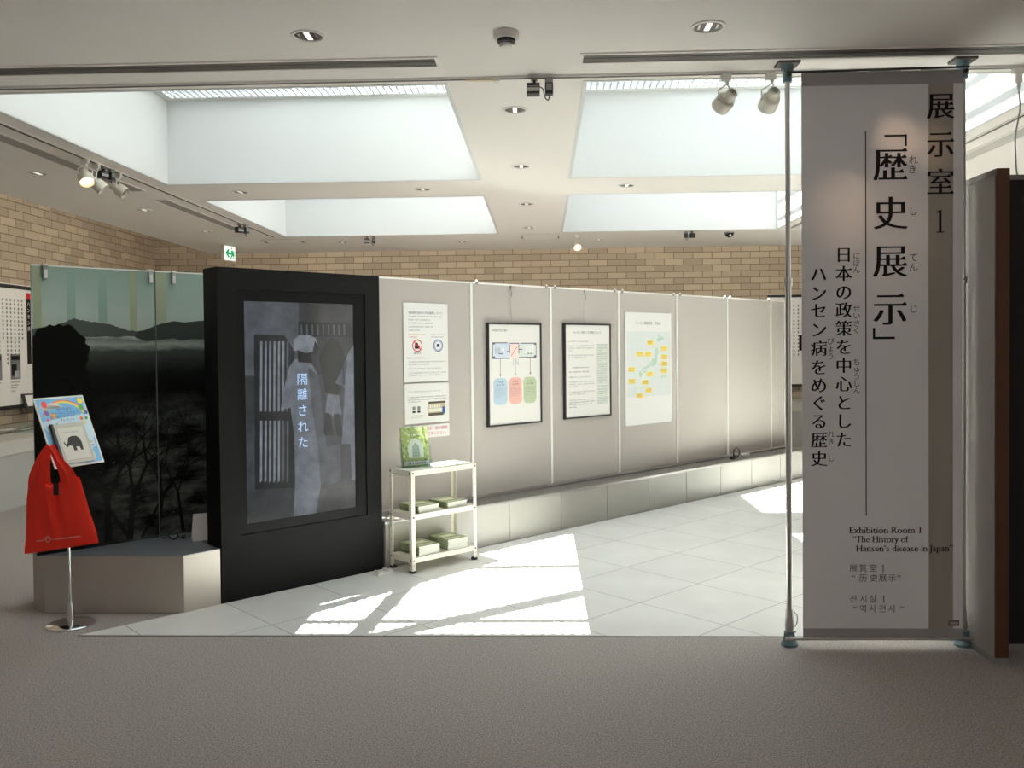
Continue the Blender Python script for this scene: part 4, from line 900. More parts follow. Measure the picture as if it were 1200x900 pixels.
# booklets
M_COVER = mat('booklet_cover', srgb(158, 166, 134), 0.5, var=0.25, vscale=30); M_SPINE = mat('booklet_spine', srgb(132, 144, 110), 0.5, var=0.2, vscale=30); M_PAGES = mat('booklet_pages', (0.80, 0.79, 0.75, 1), 0.8)
BW, BD, BT = 0.180, 0.225, 0.0058
m = MB(); m.box(-BW/2+.0006, BW/2, -BD/2+.001, BD/2-.0005, 0.0002, BT-.00025, M_PAGES)
bk0 = bpy.data.objects.new('booklet', None); COL.objects.link(bk0); tag(bk0, 'green booklet', 'booklet')
m.build('page_block', bk0)
m = MB(); m.box(-BW/2, BW/2, -BD/2, BD/2, 0, 0.00015, M_COVER); m.box(-BW/2, BW/2, -BD/2, BD/2, BT-.0002, BT, M_COVER); m.box(-BW/2-.0004, -BW/2+.0006, -BD/2, BD/2, 0.00015, BT-.0002, M_SPINE)
m.build('cover', bk0)
M_PALE = mat('booklet_pale', srgb(222, 226, 206), 0.6)
m = MB(); m.box(-BW*.32, BW*.32, -BD*.05, BD*.22, BT, BT+.0002, M_PALE); m.box(-BW*.36, BW*.3, -BD*.36, -BD*.28, BT, BT+.0002, M_PALE); m.build('cover_title', bk0)
first = True
for si, (ux, z, n, where) in enumerate(((0.165, SHZ[1], 8, 'left stack on the middle shelf'), (0.425, SHZ[1], 7, 'right stack on the middle shelf'), (0.165, SHZ[0], 11, 'left stack on the bottom shelf'), (0.425, SHZ[0], 12, 'right stack on the bottom shelf'))):
    rnd = random.Random(20+si)
    for q in range(n):
        a, b = rnd.uniform(-.003, .003), rnd.uniform(-.003, .003)
        p = UN(RU+ux+a, RN-RD/2+b-0.002, z+0.0003+q*(BT+.0003)); rz = DIAG+rnd.uniform(-.02, .02)
        lab = 'green booklet on top of the '+where+' of the rack' if q == n-1 else 'green booklet under the top one, '+where+' of the rack'
        if first: bk0.location = p; bk0.rotation_euler = (0, 0, rz); bk0['label'] = lab; bk0['group'] = 'booklets in the '+where; first = False
        else: copy_tree(bk0, p, rz, lab, 'booklets in the '+where)
# brochure and its stand
def brochure():
    loc = UN(RU+0.150, RN-0.130, RH+0.0004); rz = DIAG-0.27
    t = thing('brochure_holder', 'clear acrylic brochure holder standing on top of the rack', 'brochure holder', loc, rz)
    T = Matrix.Rotation(-0.24, 4, 'X'); m = MB()
    m.box(-0.112, 0.112, 0.012, 0.015, 0.002, 0.22, M_CLEAR, T); m.box(-0.112, 0.112, -0.018, -0.0155, 0.002, 0.055, M_CLEAR, T)
    for x in (-0.112, 0.1095): m.box(x, x+0.0025, -0.018, 0.015, 0.002, 0.15, M_CLEAR, T)
    m.build('pocket', t)
    m = MB(); m.box(-0.112, 0.112, -0.015, 0.13, 0.0, 0.003, M_CLEAR); m.build('foot_plate', t)
    b = thing('brochure', 'green leafy covered brochure standing in the clear holder on the rack', 'brochure', loc, rz)
    m = MB(); m.box(-0.102, 0.102, -0.006, 0.008, 0.006, 0.292, mat('leaf_cover', srgb(150, 168, 108), 0.35, var=0.3, vscale=38), T); m.build('cover', b)
    m = MB(); fr = lambda a, c, l=0.0: tuple(T @ Vector((a, -0.0064-l, c)))
    rnd = random.Random(5); LG, DG, WG = mat('leaf_light', srgb(186, 198, 140), .4), mat('leaf_dark', srgb(116, 140, 82), .4), mat('pale_stone', srgb(206, 220, 208), .4)
    for q in range(90):
        x, z = rnd.uniform(-.097, .097), rnd.uniform(.05, .287)
        if abs(x) < .05 and z < .20: continue
        r = rnd.uniform(.005, .013); disc(m, LG if q % 2 else DG, x, z, r, r*.8, fr, q*.000004, 9)
    poly(m, WG, [(-.058, .07), (.058, .07), (.060, .15), (.036, .19), (0, .212), (-.036, .19), (-.060, .15)], fr, .0006)
    poly(m, mat('stone_grey', srgb(150, 176, 160), .4), [(-.03, .075), (.03, .075), (.026, .15), (0, .178), (-.026, .15)], fr, .0008)
    rect(m, M_PAPER, -.095, .095, .018, .046, fr, .0008); lines(m, M_INK, -.07, .07, .032, .016, fr, .0011, 3); lines(m, M_PAPER, -.05, .05, .235, .012, fr, .0011, 4)
    m.build('cover_picture', b)
brochure()
# floor piece by the kiosk
t = thing('cable_cover', 'small white cable cover on the floor at the kiosk corner', 'cable cover', UN(-0.83, 0.0, 0.004), DIAG+0.15)
m = MB(); P = [(-0.075, 0), (0.075, 0), (0.062, 0.022), (0.03, 0.026), (0.022, 0.014), (-0.022, 0.014), (-0.03, 0.026), (-0.062, 0.022)]
m.add([(a, -0.035, b) for a, b in P]+[(a, 0.035, b) for a, b in P], [tuple(range(8)), tuple(reversed(range(8, 16)))]+[(i, 8+i, 8+(i+1) % 8, (i+1) % 8) for i in range(8)], M_WHITE); m.build('shell', t, bevel=0.002)
m = MB()
for x in (-0.055, 0.055): m.cyl((x, 0, 0.02), (x, 0, 0.027), 0.006, M_GPLAS, n=8)
m.build('screw', t)

# poster stand
PSX, PSY = -2.70, 4.783
t = thing('poster_stand', 'chrome floor stand with round foot holding a blue poster board', 'poster stand', (PSX, PSY, 0))
m = MB(); m.lathe([(0.128, 0.0), (0.128, 0.010), (0.118, 0.017), (0.05, 0.026), (0.022, 0.032), (0.0, 0.032)], M_CHROME, n=48); m.build('foot', t, smooth=True)
m = MB(); m.lathe([(0.021, 0.03), (0.017, 0.08), (0.011, 0.135), (0.0, 0.135)], M_CHROME); m.build('neck', t, smooth=True)
m = MB(); m.cyl((0, 0, 0.12), (-0.006, 0.0, 1.02), 0.0082, M_CHROME); m.build('pole', t, smooth=True)
Wv = Vector((0.4338, 0.9009, 0.0141)).normalized(); Dv = Vector((0.3783, -0.1679, -0.9103)); Dv = (Dv-Wv*Dv.dot(Wv)).normalized(); Nv = Wv.cross(-Dv)
if Nv.y > 0: Nv = -Nv
BWD, BHT = 0.301, 0.417
Cb = Vector((0.0506, -0.063, 1.118))
TL = Cb-Wv*BWD/2-Dv*BHT/2
def bf(a, b, l=0.0): return tuple(TL+Wv*a+Dv*(BHT-b)+Nv*(l))           # a from left, b from bottom
m = MB()
def slab(mb, a0, a1, b0, b1, l0, l1, mt):
    p = [bf(a0, b0, l0), bf(a1, b0, l0), bf(a1, b1, l0), bf(a0, b1, l0), bf(a0, b0, l1), bf(a1, b0, l1), bf(a1, b1, l1), bf(a0, b1, l1)]
    mb.add(p, [(0, 3, 2, 1), (4, 5, 6, 7), (0, 1, 5, 4), (1, 2, 6, 5), (2, 3, 7, 6), (3, 0, 4, 7)], mt)
slab(m, 0, BWD, 0, BHT, -0.006, 0.0, M_WHITE); m.build('board', t)
m = MB(); m.box(-0.022, 0.022, -0.03, 0.02, 0.985, 1.045, M_BPLAS); m.cyl((0.0, 0.0, 1.03), tuple(Cb+Dv*.05-Nv*.008), 0.014, M_BPLAS, n=12); m.build('tilt_clamp', t, bevel=0.003)
m = MB(); sky1, sky2 = mat('poster_sky', srgb(120, 184, 232), .5), mat('poster_pale', srgb(206, 230, 246), .5)
e = 0.010
pb = MB(); slab(pb, e, BWD-e, e, BHT-e, 0.0, 0.0006, sky2)
poly(pb, sky1, [(e, BHT*.66), (BWD-e, BHT*.74), (BWD-e, BHT-e), (e, BHT-e)], bf, .0008)
poly(pb, sky1, [(e, e), (BWD*.22, e), (BWD*.10, BHT*.5), (e, BHT*.58)], bf, .0008); poly(pb, sky1, [(BWD*.6, e), (BWD-e, e), (BWD-e, BHT*.4), (BWD*.85, BHT*.2)], bf, .0008)
for r_, c in enumerate((srgb(236, 120, 110), srgb(246, 180, 90), srgb(248, 230, 120), srgb(150, 205, 140), srgb(130, 180, 226))):
    R_ = 0.150-r_*0.006; mt = mat('rainbow_%d' % r_, c, .5)
    for q in range(18):
        a0, a1 = PI*(0.12+.76*q/18), PI*(0.12+.76*(q+1)/18); cx, cb = BWD*.52, BHT*.62
        poly(pb, mt, [(cx+R_*math.cos(a0)*.95, cb+R_*math.sin(a0)*.92), (cx+R_*math.cos(a1)*.95, cb+R_*math.sin(a1)*.92), (cx+(R_-.006)*math.cos(a1)*.95, cb+(R_-.006)*math.sin(a1)*.92), (cx+(R_-.006)*math.cos(a0)*.95, cb+(R_-.006)*math.sin(a0)*.92)], bf, .0010+r_*.00002)
for x, y, rx, ry in ((.22, .86, .05, .014), (.33, .875, .04, .016), (.28, .855, .07, .010)): disc(pb, M_PAPER, x*BWD, y*BHT, rx, ry, bf, .0012)
for x, y, r_, c in ((.17, .90, .017, srgb(224, 60, 50)), (.90, .92, .017, srgb(244, 220, 60)), (.17, .77, .014, srgb(120, 90, 170)), (.28, .73, .016, srgb(240, 180, 70)), (.95, .745, .012, srgb(50, 110, 180)), (.88, .82, .014, srgb(96, 170, 80)), (.82, .66, .010, srgb(232, 120, 60)), (.16, .68, .008, srgb(224, 60, 90)), (.92, .66, .009, srgb(80, 160, 90)), (.3, .60, .008, srgb(60, 90, 160)), (.86, .60, .009, srgb(236, 200, 80))):
    disc(pb, mat('spot_%d_%d' % (int(x*100), int(y*100)), c, .5), x*BWD, y*BHT, r_, r_*1.15, bf, .0014, 14)
NAVY = mat('poster_navy', srgb(44, 66, 130), .5)
for i_, s_ in enumerate(('展示を見て', 'クイズにこたえよう', '館のオリジナルグッズ', 'プレゼント')):
    ww = len(s_)*.0185; gothic_line(pb, NAVY, s_, BWD*.53-ww/2, BWD*.53+ww/2, BHT*(.815-.052*i_), lambda a, b, l=0: bf(a, b, .0018+l))
lines(pb, M_GINK, BWD*.22, BWD*.85, BHT*.585, .012, bf, .0016, 5)
roundrect(pb, M_PAPER, BWD*.66, BWD*.93, BHT*.235, BHT*.345, .008, bf, .0014); lines(pb, M_GINK, BWD*.68, BWD*.90, BHT*.31, .011, bf, .0018, 6); rect(pb, sky1, BWD*.68, BWD*.91, BHT*.25, BHT*.275, bf, .0018)
roundrect(pb, M_PAPER, BWD*.66, BWD*.86, BHT*.06, BHT*.19, .008, bf, .0014); rect(pb, mat('poster_brown', srgb(120, 80, 66), .5), BWD*.69, BWD*.83, BHT*.07, BHT*.12, bf, .0018); rect(pb, M_GINK, BWD*.69, BWD*.83, BHT*.12, BHT*.135, bf, .0018)
pst = pb.build('poster', t)
# notebook held on the board
nb = thing('notebook', 'pale grey notebook with black spine and an animal stamp, fixed on the blue poster', 'notebook', (PSX, PSY, 0))
m = MB(); slab(m, .055, .240, .015, .250, .0022, .016, mat('notebook_cover', srgb(200, 200, 190), .6)); m.build('cover', nb, bevel=.001)
m = MB(); slab(m, .040, .0548, .012, .252, .0022, .0175, M_BPLAS); m.build('spine', nb, bevel=.001)
m = MB(); fr3 = lambda a, b, l=0.0: bf(a, b, .0164+l)
pale = mat('notebook_panel', srgb(224, 223, 214), .6); roundrect(m, pale, .070, .225, .035, .225, .012, fr3)
for r_ in ((.070, .225, .035, .225),):
    for a, b in (((r_[0]+.012, r_[2]), (r_[1]-.012, r_[2])), ((r_[0]+.012, r_[3]), (r_[1]-.012, r_[3])), ((r_[0], r_[2]+.012), (r_[0], r_[3]-.012)), ((r_[1], r_[2]+.012), (r_[1], r_[3]-.012))): line2(m, M_LINK, a, b, .0015, fr3, .0003)
lines(m, M_GINK, .09, .20, .195, .009, fr3, .0004, 7)
DARKST = mat('stamp_dark', srgb(60, 56, 54), .7)
poly(m, DARKST, [(.112, .150), (.120, .165), (.142, .172), (.168, .170), (.184, .156), (.190, .130), (.188, .085), (.172, .085), (.170, .105), (.150, .108), (.150, .085), (.132, .085), (.130, .112), (.112, .118), (.098, .108), (.090, .118), (.082, .140), (.088, .142), (.096, .124), (.104, .130)], fr3, .0005)
m.build('stamp', nb)
# red bag hanging on the stand clamp
bg_ = thing('shopping_bag', 'red nylon shopping bag hanging from the poster stand', 'bag', (PSX, 4.53, 0.0))
px_ = 0.00465; BX0_, BZ0_ = 0.1466, 0.905
def bxz(x, y): return (BX0_+(x-80.0)*px_, BZ0_-(y-555.0)*px_)
rows = [(648.5, 26, 114), (642, 26.5, 113.6), (630, 28, 112), (615, 28.8, 108.5), (600, 29.5, 104.5), (585, 30.3, 100.5), (572, 32, 97), (563, 33, 94.5), (559, 35, 93)]
NX, NZ = 44, 40
def row_at(s):
    q = s*(len(rows)-1); i = min(int(q), len(rows)-2); a = q-i
    return [rows[i][k2]*(1-a)+rows[i+1][k2]*a for k2 in range(3)]
v = []; fcs = []
for side in (-1, 1):
    for j in range(NZ+1):
        s = j/NZ; y, xl, xr = row_at(s)
        for i in range(NX+1):
            c = i/NX; yy = y+(11.0*(0.5-c))*0.0
            if s < .5: yy = y - (c*13.0)*(1-s/.5)                 # hem rises to the right
            if s > .6: yy = y + 10.0*math.exp(-((c-.50)/.17)**2)*((s-.6)/.4)   # neckline sag
            X, Z = bxz(xl+(xr-xl)*c, yy)
            body = math.sin(PI*c)**.6*(0.010+0.022*math.sin(PI*min(1, s*1.02))**.8)
            fold = 1.9*(0.011*math.exp(-((c-.40-.10*(1-s))/.055)**2)*s - 0.009*math.exp(-((c-.52-.02*(1-s))/.05)**2)*s*1.2 + 0.007*math.exp(-((c-.68+.05*s)/.07)**2)*s + 0.006*math.exp(-((c-.22+.10*s)/.06)**2)*s**.6+0.004*math.sin(c*15+s*3)*s*(1-.4*s))
            v.append((X, side*(body+(fold if side < 0 else 0.3*fold)*math.sin(PI*c)**.5) if 0 < i < NX else 0.0, Z))
n1 = (NX+1)*(NZ+1)
for sd in (0, 1):
    for j in range(NZ):
        for i in range(NX):
            a = sd*n1+j*(NX+1)+i; q = (a, a+1, a+NX+2, a+NX+1); fcs.append(q if sd == 0 else tuple(reversed(q)))
for i in range(NX): fcs.append((i, n1+i, n1+i+1, i+1))
m = MB(); m.add(v, fcs, M_REDBAG); m.build('body', bg_, smooth=True)
def strap(pts, yoff):
    m = MB(); P = [(*bxz(x, y), w*px_, yo) for x, y, w, yo in pts]; pts3 = spline([(p[0], p[3], p[1]) for p in P], 6); ws = spline([(p[2], 0, 0) for p in P], 6)
    v = []; n = len(pts3); K = 9
    for q in range(n):
        t_ = (pts3[min(q+1, n-1)]-pts3[max(q-1, 0)]); tx, tz = t_.x, t_.z; L_ = math.hypot(tx, tz) or 1; nx_, nz_ = -tz/L_, tx/L_
        for c in range(K):
            a = c/(K-1)-.5; wv = ws[q].x; v.append((pts3[q].x+nx_*a*wv, pts3[q].y+yoff-0.010*math.cos(a*PI)-0.0035*math.cos(a*PI*4), pts3[q].z+nz_*a*wv))
    f_ = [(q*K+c, q*K+c+1, (q+1)*K+c+1, (q+1)*K+c) for q in range(n-1) for c in range(K-1)]
    nn = len(v); v += [(a, b+0.004, c) for a, b, c in v]; f_ += [tuple(reversed([nn+a for a in q])) for q in f_]
    m.add(v, f_, M_REDBAG); return m.build('handle', bg_, smooth=True)
strap([(47, 578, 27, -.006), (47, 562, 26, -.006), (51, 545, 19, -.010), (56, 531, 12, -.014), (61, 523, 9, -.012)], 0.0)
strap([(61, 523, 9, -.012), (67, 530, 9, -.020), (73, 541, 11, -.022), (79, 552, 16, -.016), (83, 566, 21, -.010), (84, 580, 23, -.006)], 0.0)
m = MB(); X, Z = bxz(70, 572); m.box(X-.016, X+.010, -.036, -.032, Z-.032, Z+.030, M_BPLAS, None); m.build('black_tag', bg_)
m = MB(); WL = mat('bag_logo', srgb(236, 190, 180), .6)
def bag_fr(a, b, l=0.0): return (a, -0.047-l+abs(a-0.10)*0.06, b)
for q in range(28):
    x = 46+q*1.85
    if 55 < x < 65: continue
    X, Z = bxz(x, 631.5-(x-46)*.105); rect(m, WL, X, X+px_*1.25, Z-.003, Z+.003, bag_fr)
X, Z = bxz(60, 629)
line2(m, WL, (X-.024, Z-.004), (X, Z+.016), .004, bag_fr); line2(m, WL, (X, Z+.016), (X+.024, Z-.004), .004, bag_fr); ring(m, WL, X, Z-.004, .014, .004, bag_fr, n=16)
m.build('logo_print', bg_)

# small things on plinth and ledge
t = thing('card_sign', 'folded white card standing on the plinth against the kiosk side', 'card', UN(-1.925, -0.43, PLZ+.001), DIAG-0.25)
m = MB(); m.face([(-.06, -.03, 0), (.06, -.03, 0), (.05, 0, .17), (-.05, 0, .17)], M_PAPER); m.face([(-.06, .03, 0), (.06, .03, 0), (.05, .0012, .17), (-.05, .0012, .17)], M_PAPER); m.build('fold', t)
def cable_coil(label, loc, r, rz, lab=True):
    t = thing('cable_coil', label, 'cable', loc, rz)
    pts = []
    for q in range(61): a = 2*PI*q/20; pts.append((r*math.cos(a)*(1+.1*math.sin(q)), -0.008+.005*math.sin(q*.9), r+r*math.sin(a)*(1+.06*math.cos(q*.7))+.004))
    m = MB(); m.tube(pts, .0045, M_BPLAS, 8); m.tube(spline([(r, 0, r), (r*1.3, -.03, .02), (r*1.9, -.05, .008), (r*2.6, -.04, .006)]), .004, M_BPLAS, 8); m.tube(spline([(-r, 0, r), (-r*1.2, -.02, .015), (-r*1.8, -.03, .007)]), .004, M_BPLAS, 8); m.build('cord', t, smooth=True)
    m = MB(); m.box(-r*2.4, -r*1.7, -.05, -.01, 0, .024, M_BPLAS); m.build('plug', t, bevel=.003)
    return t
cable_coil('black cable coil standing on the partition ledge', UN(3.93, -0.21, .339), .055, DIAG)
cable_coil('black cable coil lying on the plinth beside the white card', UN(-2.06, -0.55, PLZ+.001), .028, DIAG+2.6)
t = thing('plug_adapter', 'white plug adapter on the partition ledge beside the black coil', 'adapter', UN(4.13, -0.23, .339), DIAG)
m = MB(); m.box(-.09, .08, -.025, .025, 0, .03, M_WHITE); m.build('case', t, bevel=.004)
m = MB(); m.box(.08, .10, -.012, .012, .008, .022, M_GPLAS); m.build('socket_end', t)

# ================================================================== CEILING FIXTURES
def lamp_light(parent, loc, direction, power, angle, col=(1, .82, .6), radius=.03, blend=.5):
    d = bpy.data.lights.new('lamp_light', 'SPOT'); d.energy = power; d.spot_size = angle; d.spot_blend = blend; d.color = col; d.shadow_soft_size = radius
    o = bpy.data.objects.new('lamp_light', d); COL.objects.link(o); o.location = loc; o.rotation_mode = 'QUATERNION'; o.rotation_quaternion = Vector(direction).to_track_quat('-Z', 'Y'); return o
def downlight_proto():
    t = thing('downlight', 'downlight', 'downlight', (0, 0, H), 0, 'recessed downlights')
    m = MB(); m.lathe([(0.078, 0.0), (0.078, -0.005), (0.066, -0.007), (0.062, -0.002), (0.062, 0.0)], M_WHITE, n=32, caps=False); m.build('trim_ring', t, smooth=True)
    m = MB(); m.lathe([(0.0, -0.0008), (0.062, -0.0014)], mat('downlight_cup', (0.12, 0.11, 0.10, 1), 0.3, 0.5), n=32, caps=False); m.build('reflector', t)
    m = MB(); m.box(-0.012, 0.012, -0.045, 0.045, -0.004, -0.0016, mat('reflector_bright', (0.95, 0.94, 0.92, 1), .3, emit=(1, .95, .88, 1), estr=.8)); m.box(-0.045, -0.035, -.03, .03, -.003, -.0016, M_CHROME); m.box(0.035, 0.045, -.03, .03, -.003, -.0016, M_CHROME); m.build('lamp', t)
    return t
DL = [(-1.06, 3.95, 'recessed downlight in the lobby ceiling above the left slot diffuser'), (0.765, 3.95, 'recessed downlight in the lobby ceiling above the right slot diffuser'),
      (-0.15, 5.24, 'downlight between the two nearer skylights, the nearest one to the track'), (-0.15, 6.85, 'downlight between the two nearer skylights, towards their far end'), (-0.14, 8.63, 'downlight between the two farther skylights, towards the nearer end'), (-0.14, 10.30, 'downlight between the two farther skylights, near the ceiling hatch'),
      (-4.03, 6.80, 'downlight on the left ceiling strip, left of the spotlight cluster'), (-4.02, 8.62, 'downlight on the left ceiling strip beside the far grey slot, its nearer end'), (-4.02, 10.21, 'downlight on the left ceiling strip nearest the exit sign'),
      (-2.72, 7.74, 'downlight between the left skylights, on their left side'), (-1.06, 7.75, 'downlight between the left skylights, on their right side'), (0.77, 7.73, 'downlight between the right skylights'),
      (-1.06, 11.54, 'downlight near the brick wall, left of the ceiling hatch'), (0.77, 11.52, 'downlight near the brick wall, right of the hanging lit spotlight'), (-2.65, 11.44, 'downlight near the brick wall, beside the pair of black ceiling sensors')]
p0 = downlight_proto(); p0.location = (DL[0][0], DL[0][1], H); p0['label'] = DL[0][2]
for x, y, lab in DL[1:]: copy_tree(p0, (x, y, H), 0, lab, 'recessed downlights')
# smoke detector
t = thing('smoke_detector', 'round white smoke detector on the lobby ceiling', 'smoke detector', (-0.15, 3.97, H))
m = MB(); m.lathe([(0.060, 0.0), (0.060, -0.018), (0.056, -0.030), (0.052, -0.033)], M_WHITE, n=36); m.build('base', t, smooth=True)
m = MB(); m.lathe([(0.044, -0.033), (0.040, -0.047), (0.030, -0.052), (0.0, -0.052)], M_BPLAS, n=30); m.build('vent_ring', t, smooth=True)
m = MB(); m.lathe([(0.030, -0.050), (0.033, -0.058), (0.028, -0.066), (0.0, -0.068)], M_WHITE, n=30); m.build('cap', t, smooth=True)
# spotlights
def spotlight(loc, aim, label, group, lit=False, scale=1.0, drop=0.115, power=0.0, side=(1, 0, 0)):
    t = thing('track_spotlight', label, 'spotlight', loc, 0, group); a = Vector(aim).normalized(); s = scale
    m = MB(); m.box(-.026*s, .026*s, -.018, .018, -.034, 0.0, M_WHITE); m.cyl((0.008*s, 0, -.034), (0.008*s, 0, -.055*s), .012*s, M_WHITE, r1=.008*s, n=14); m.build('adapter', t, bevel=.003)
    pivot = Vector((0.0, 0, -drop*s-.02)); sd = a.cross(Vector((0, 0, 1))); sd = sd.normalized() if sd.length > .01 else Vector(side)
    m = MB(); r = .042*s
    for q in (-1, 1): m.tube(spline([(0.008*s, 0, -.05*s), pivot+sd*q*r*.6+Vector((0, 0, .062*s)), pivot+sd*q*r*1.12+Vector((0, 0, .045*s)), pivot+sd*q*r*1.12], 6), .0042*s, M_WHITE, 8)
    m.cyl(pivot-sd*r*1.2, pivot+sd*r*1.2, .006*s, M_GPLAS, n=10); m.build('yoke', t, smooth=True)
    Q = Matrix.Translation(pivot) @ a.to_track_quat('Z', 'Y').to_matrix().to_4x4()
    m = MB(); m.lathe([(0.026*s, -.066*s), (0.030*s, -.062*s), (0.030*s, -.012*s), (.034*s, -.006*s)], M_CREAM, Q, 28); m.build('lamp_holder', t, smooth=True)
    m = MB(); m.lathe([(.018*s, -.067*s), (.018*s, -.0685*s), (.012*s, -.0685*s), (.012*s, -.066*s)], M_GPLAS, Q, 24, caps=False); m.lathe([(.009*s, -.066*s), (.009*s, -.0700*s), (0, -.0700*s)], M_GPLAS, Q, 20, caps=False); m.build('rear_vents', t)
    m = MB(); m.lathe([(.034*s, -.012*s), (.046*s, -.008*s), (.050*s, .002*s), (.050*s, .060*s), (.046*s, .062*s), (.045*s, .040*s)], M_CREAM, Q, 32, caps=False); m.lathe([(.034*s, -.012*s), (0.0, -.012*s)], M_CREAM, Q, 32, caps=False); m.build('head', t, smooth=True)
    m = MB(); m.lathe([(.045*s, .040*s), (.0, .030*s)], M_GLOW if lit else mat('lamp_off', (.30, .28, .25, 1), .2, .6), Q, 28, caps=False); m.build('lamp', t)
    if power:
        lamp_light(None, Vector(loc)+pivot+a*.07*s, a, power, math.radians(55))
    return t
HH = H-0.0115
spotlight((0.985, 4.61, HH), (-.38, .83, -.40), 'cream track spotlight nearest the banner pole but one, turned towards the partition', 'cream spotlights on the front track')
spotlight((1.218, 4.61, HH), (-.12, .86, -.48), 'cream track spotlight right beside the left banner pole', 'cream spotlights on the front track')
spotlight((-3.37, 6.29, HH), (.42, -.42, -.80), 'lit spotlight of the left ceiling cluster, glowing orange', 'spotlights of the left cluster', True, 1.05, .10, 25)
spotlight((-3.37, 6.45, HH), (.62, .30, -.62), 'unlit white spotlight of the left ceiling cluster, between the lit one and black sensor', 'spotlights of the left cluster', False, 1.0, .13)
spotlight((-3.37, 6.79, HH), (.80, .10, -.50), 'unlit white spotlight of the left ceiling cluster, farthest along the track', 'spotlights of the left cluster', False, 1.0, .11)
spotlight((0.46, 11.02, H), (.10, -.75, -.60), 'single lit spotlight on the ceiling in front of the back brick wall', 'spotlights near the back wall', True, 1.0, .115, 12)
for x, lab in ((1.472, 'white adapter on the front track above the banner top, nearest the left pole'), (1.675, 'white adapter on the front track above the middle of the banner top'), (1.94, 'white adapter on the front track above the banner tan stripe')):
    m = MB(); m.box(-.05, .05, -.018, .018, -.036, 0, M_WHITE); m.box(-.02, .04, -.014, .014, -.044, -.036, M_WHITE); tag(m.build('track_adapter', bevel=.003, loc=(x, 4.61, HH)), lab, 'track adapter', 'adapters on the front track')
# sensors
def sensor(loc, rz, s, label):
    t = thing('ceiling_sensor', label, 'ceiling sensor', loc, rz, 'black ceiling sensors with adapters')
    m = MB(); m.box(-.045*s, -.010*s, -.02*s, .02*s, -.012*s, 0, M_GPLAS); m.box(-.034*s, -.020*s, -.012*s, .012*s, -.03*s, -.012*s, M_BPLAS); m.build('mount', t)
    m = MB(); m.box(-.068*s, .002*s, -.030*s, .030*s, -.088*s, -.030*s, M_BPLAS); b = m.build('sensor_box', t, bevel=.003)
    m = MB(); m.box(-.064*s, -.002*s, -.0315*s, -.030*s, -.075*s, -.056*s, mat('sensor_band', (.52, .52, .48, 1), .4)); m.box(-.064*s, -.002*s, -.0315*s, -.030*s, -.050*s, -.046*s, M_GPLAS); m.build('front_band', b)
    m = MB(); m.box(.030*s, .072*s, -.02*s, .02*s, -.028*s, 0, M_GPLAS); m.box(.030*s, .072*s, -.024*s, .024*s, -.088*s, -.028*s, M_BPLAS); a = m.build('power_adapter', t, bevel=.003)
    m = MB(); m.box(.036*s, .066*s, -.0255*s, -.024*s, -.070*s, -.034*s, M_GPLAS); m.build('rating_plate', a)
    m = MB(); m.tube(spline([(.002*s, 0, -.045*s), (.018*s, -.01*s, -.06*s), (.030*s, -.012*s, -.105*s), (.044*s, -.008*s, -.118*s), (.051*s, 0, -.105*s), (.051*s, 0, -.086*s)]), .0028*s, M_BPLAS, 8); m.build('cord', t, smooth=True)
sensor((0.0, 4.61, HH), 0, 1.0, 'pair of black boxes with a looped cord on the front ceiling track')
sensor((-3.37, 6.60, HH), PI/2-.4, .95, 'black sensor among the white spotlights of the left cluster')
sensor((-3.37, 9.63, HH), PI/2-.6, 1.1, 'lone black sensor on the far stretch of the left track')
sensor((-2.17, 10.88, H), .2, 1.0, 'black sensor pair on the ceiling behind the black kiosk top')
sensor((1.86, 10.84, H), PI, .95, 'black sensor pair on the far ceiling just left of the dome camera')
t = thing('dome_camera', 'black half dome camera under the far ceiling', 'security camera', (2.38, 10.99, H))
m = MB(); m.lathe([(.064, 0), (.064, -.012), (.058, -.016), (0, -.016)], M_GPLAS, n=28); m.build('base', t, smooth=True)
m = MB(); m.lathe([(.056*math.cos(a*PI/16), -.016-.05*math.sin(a*PI/16)) for a in range(9)], mat('dome_black', (.008, .008, .009, 1), .08), n=28, caps=False); m.build('dome', t, smooth=True)
m = MB(); m.lathe([(.014, 0), (.014, .01), (0, .012)], M_CHROME, Matrix.Translation((0, -.046, -.045)) @ Matrix.Rotation(PI/2, 4, 'X'), 16); m.build('lens', t)
# exit sign
t = thing('exit_sign', 'green and white exit sign hanging from the ceiling before the brick wall', 'exit sign', (-4.215, 11.5, 0), math.radians(74))
m = MB(); m.box(-.125, .125, -.02, .02, 2.775, 2.985, mat('sign_case', (.78, .77, .66, 1), .5)); m.build('case', t, bevel=.003)
WHT = mat('sign_lit', (.9, .92, .88, 1), .5, emit=(.95, 1, .93, 1), estr=.75); GRE = mat('sign_green', (.0, .22, .09, 1), .5, emit=(0.0, .30, .12, 1), estr=.8)
m = MB(); fr = front(-.0205); rect(m, WHT, -.115, .115, 2.785, 2.975, fr)
poly(m, GRE, [(-.095, 2.88), (-.03, 2.945), (-.005, 2.925), (-.032, 2.897), (.07, 2.897), (.07, 2.863), (-.032, 2.863), (-.005, 2.835), (-.03, 2.815)], fr, .0008)
disc(m, GRE, .045, 2.95, .014, .014, fr, .0008); poly(m, GRE, [(.02, 2.93), (.09, 2.915), (.10, 2.86), (.085, 2.80), (.07, 2.80), (.075, 2.85), (.05, 2.84), (.02, 2.80), (.005, 2.81), (.04, 2.87)], fr, .0009)
m.build('face', t)
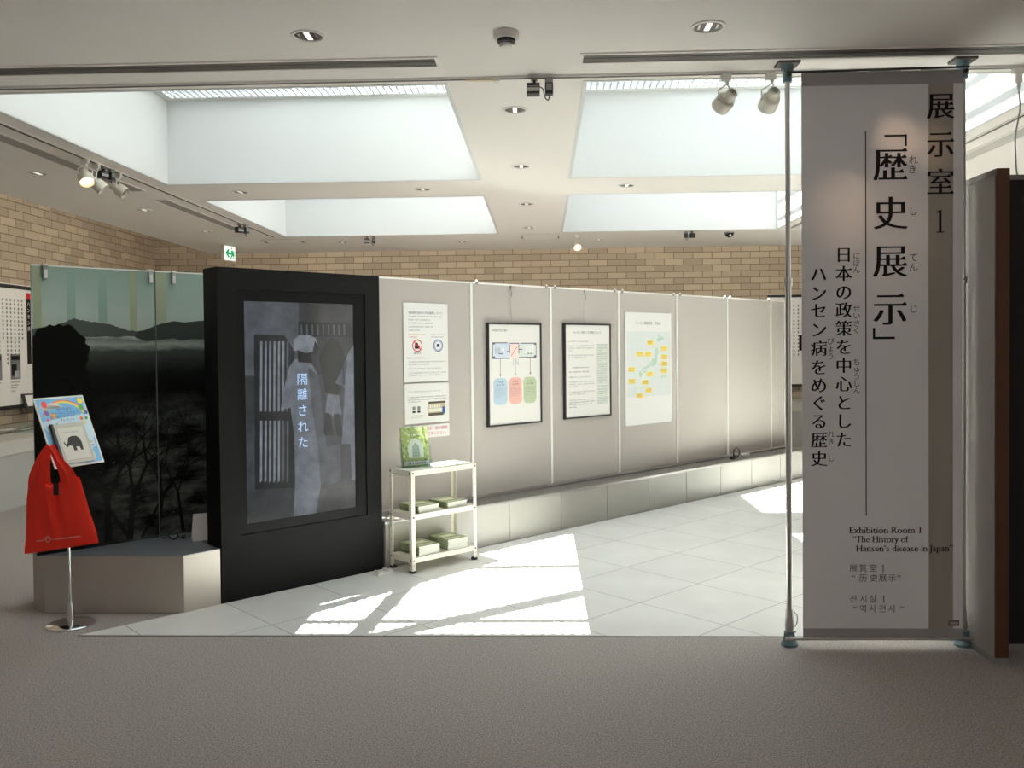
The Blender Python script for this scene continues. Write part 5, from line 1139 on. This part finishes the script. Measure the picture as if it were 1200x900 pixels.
m = MB(); m.box(-.06, .06, -.012, .012, 2.985, 3.0, M_WHITE); m.build('bracket', t)
# hatches
for x0, x1, y0, y1, lab in ((-.24, .23, 10.88, 11.50, 'flush white access hatch in the ceiling left of the far lit spotlight'), (-3.63, -3.14, 11.05, 11.5, 'flush white access hatch in the ceiling right of the exit sign')):
    t = thing('access_hatch', lab, 'access hatch', (x0, y0, H), 0, 'ceiling access hatches'); w, d = x1-x0, y1-y0; m = MB()
    for a in ((0, w, 0, .008), (0, w, d-.008, d), (0, .008, 0, d), (w-.008, w, 0, d)): m.box(a[0], a[1], a[2], a[3], -.003, 0, mat('hatch_rim', (.60, .57, .52, 1), .6))
    m.build('rim', t)
    m = MB(); m.box(.008, w-.008, .008, d-.008, -.002, 0, M_CEIL); m.build('lid', t)
    m = MB()
    for x in (.0, w): m.box(x-.006, x+.006, d*.42, d*.60, -.012, -.001, M_DSLOT)
    m.build('latch', t)
# power cord at the right end of the front track
t = thing('power_cord', 'white power cord dangling from the front track right of the banner', 'power cord', (2.50, 4.61, HH))
m = MB(); m.box(-.03, .03, -.018, .018, -.03, 0, M_WHITE); m.build('track_plug', t, bevel=.003)
m = MB(); m.box(-.016, .016, -.013, .013, -.075, -.03, M_WHITE); m.cyl((0, 0, -.075), (0, 0, -.12), .011, M_WHITE, r1=.005, n=12); m.build('plug', t, smooth=True)
m = MB(); m.tube(spline([(0, 0, -.11), (.008, 0, -.20), (-.002, .0, -.27), (-.016, 0, -.36), (-.018, -.01, -.48), (-.012, -.01, -.55), (.02, 0, -.585), (.09, .02, -.59)]), .0042, M_GPLAS, 8); m.build('cord', t, smooth=True)

# the lamps that graze the banner, set in the lobby ceiling beside it
for x, z, p, a in ((1.52, 2.25, 12, 19), (1.80, 2.60, 17, 15), (1.97, 2.55, 10, 14), (1.72, 2.15, 8, 30)):
    lamp_light(None, (x, 3.38, 2.985), (0, BY-3.38, z-2.985), p, math.radians(a), (1, .66, .44), .03, 1.0)
bpy.data.objects.remove(_to)
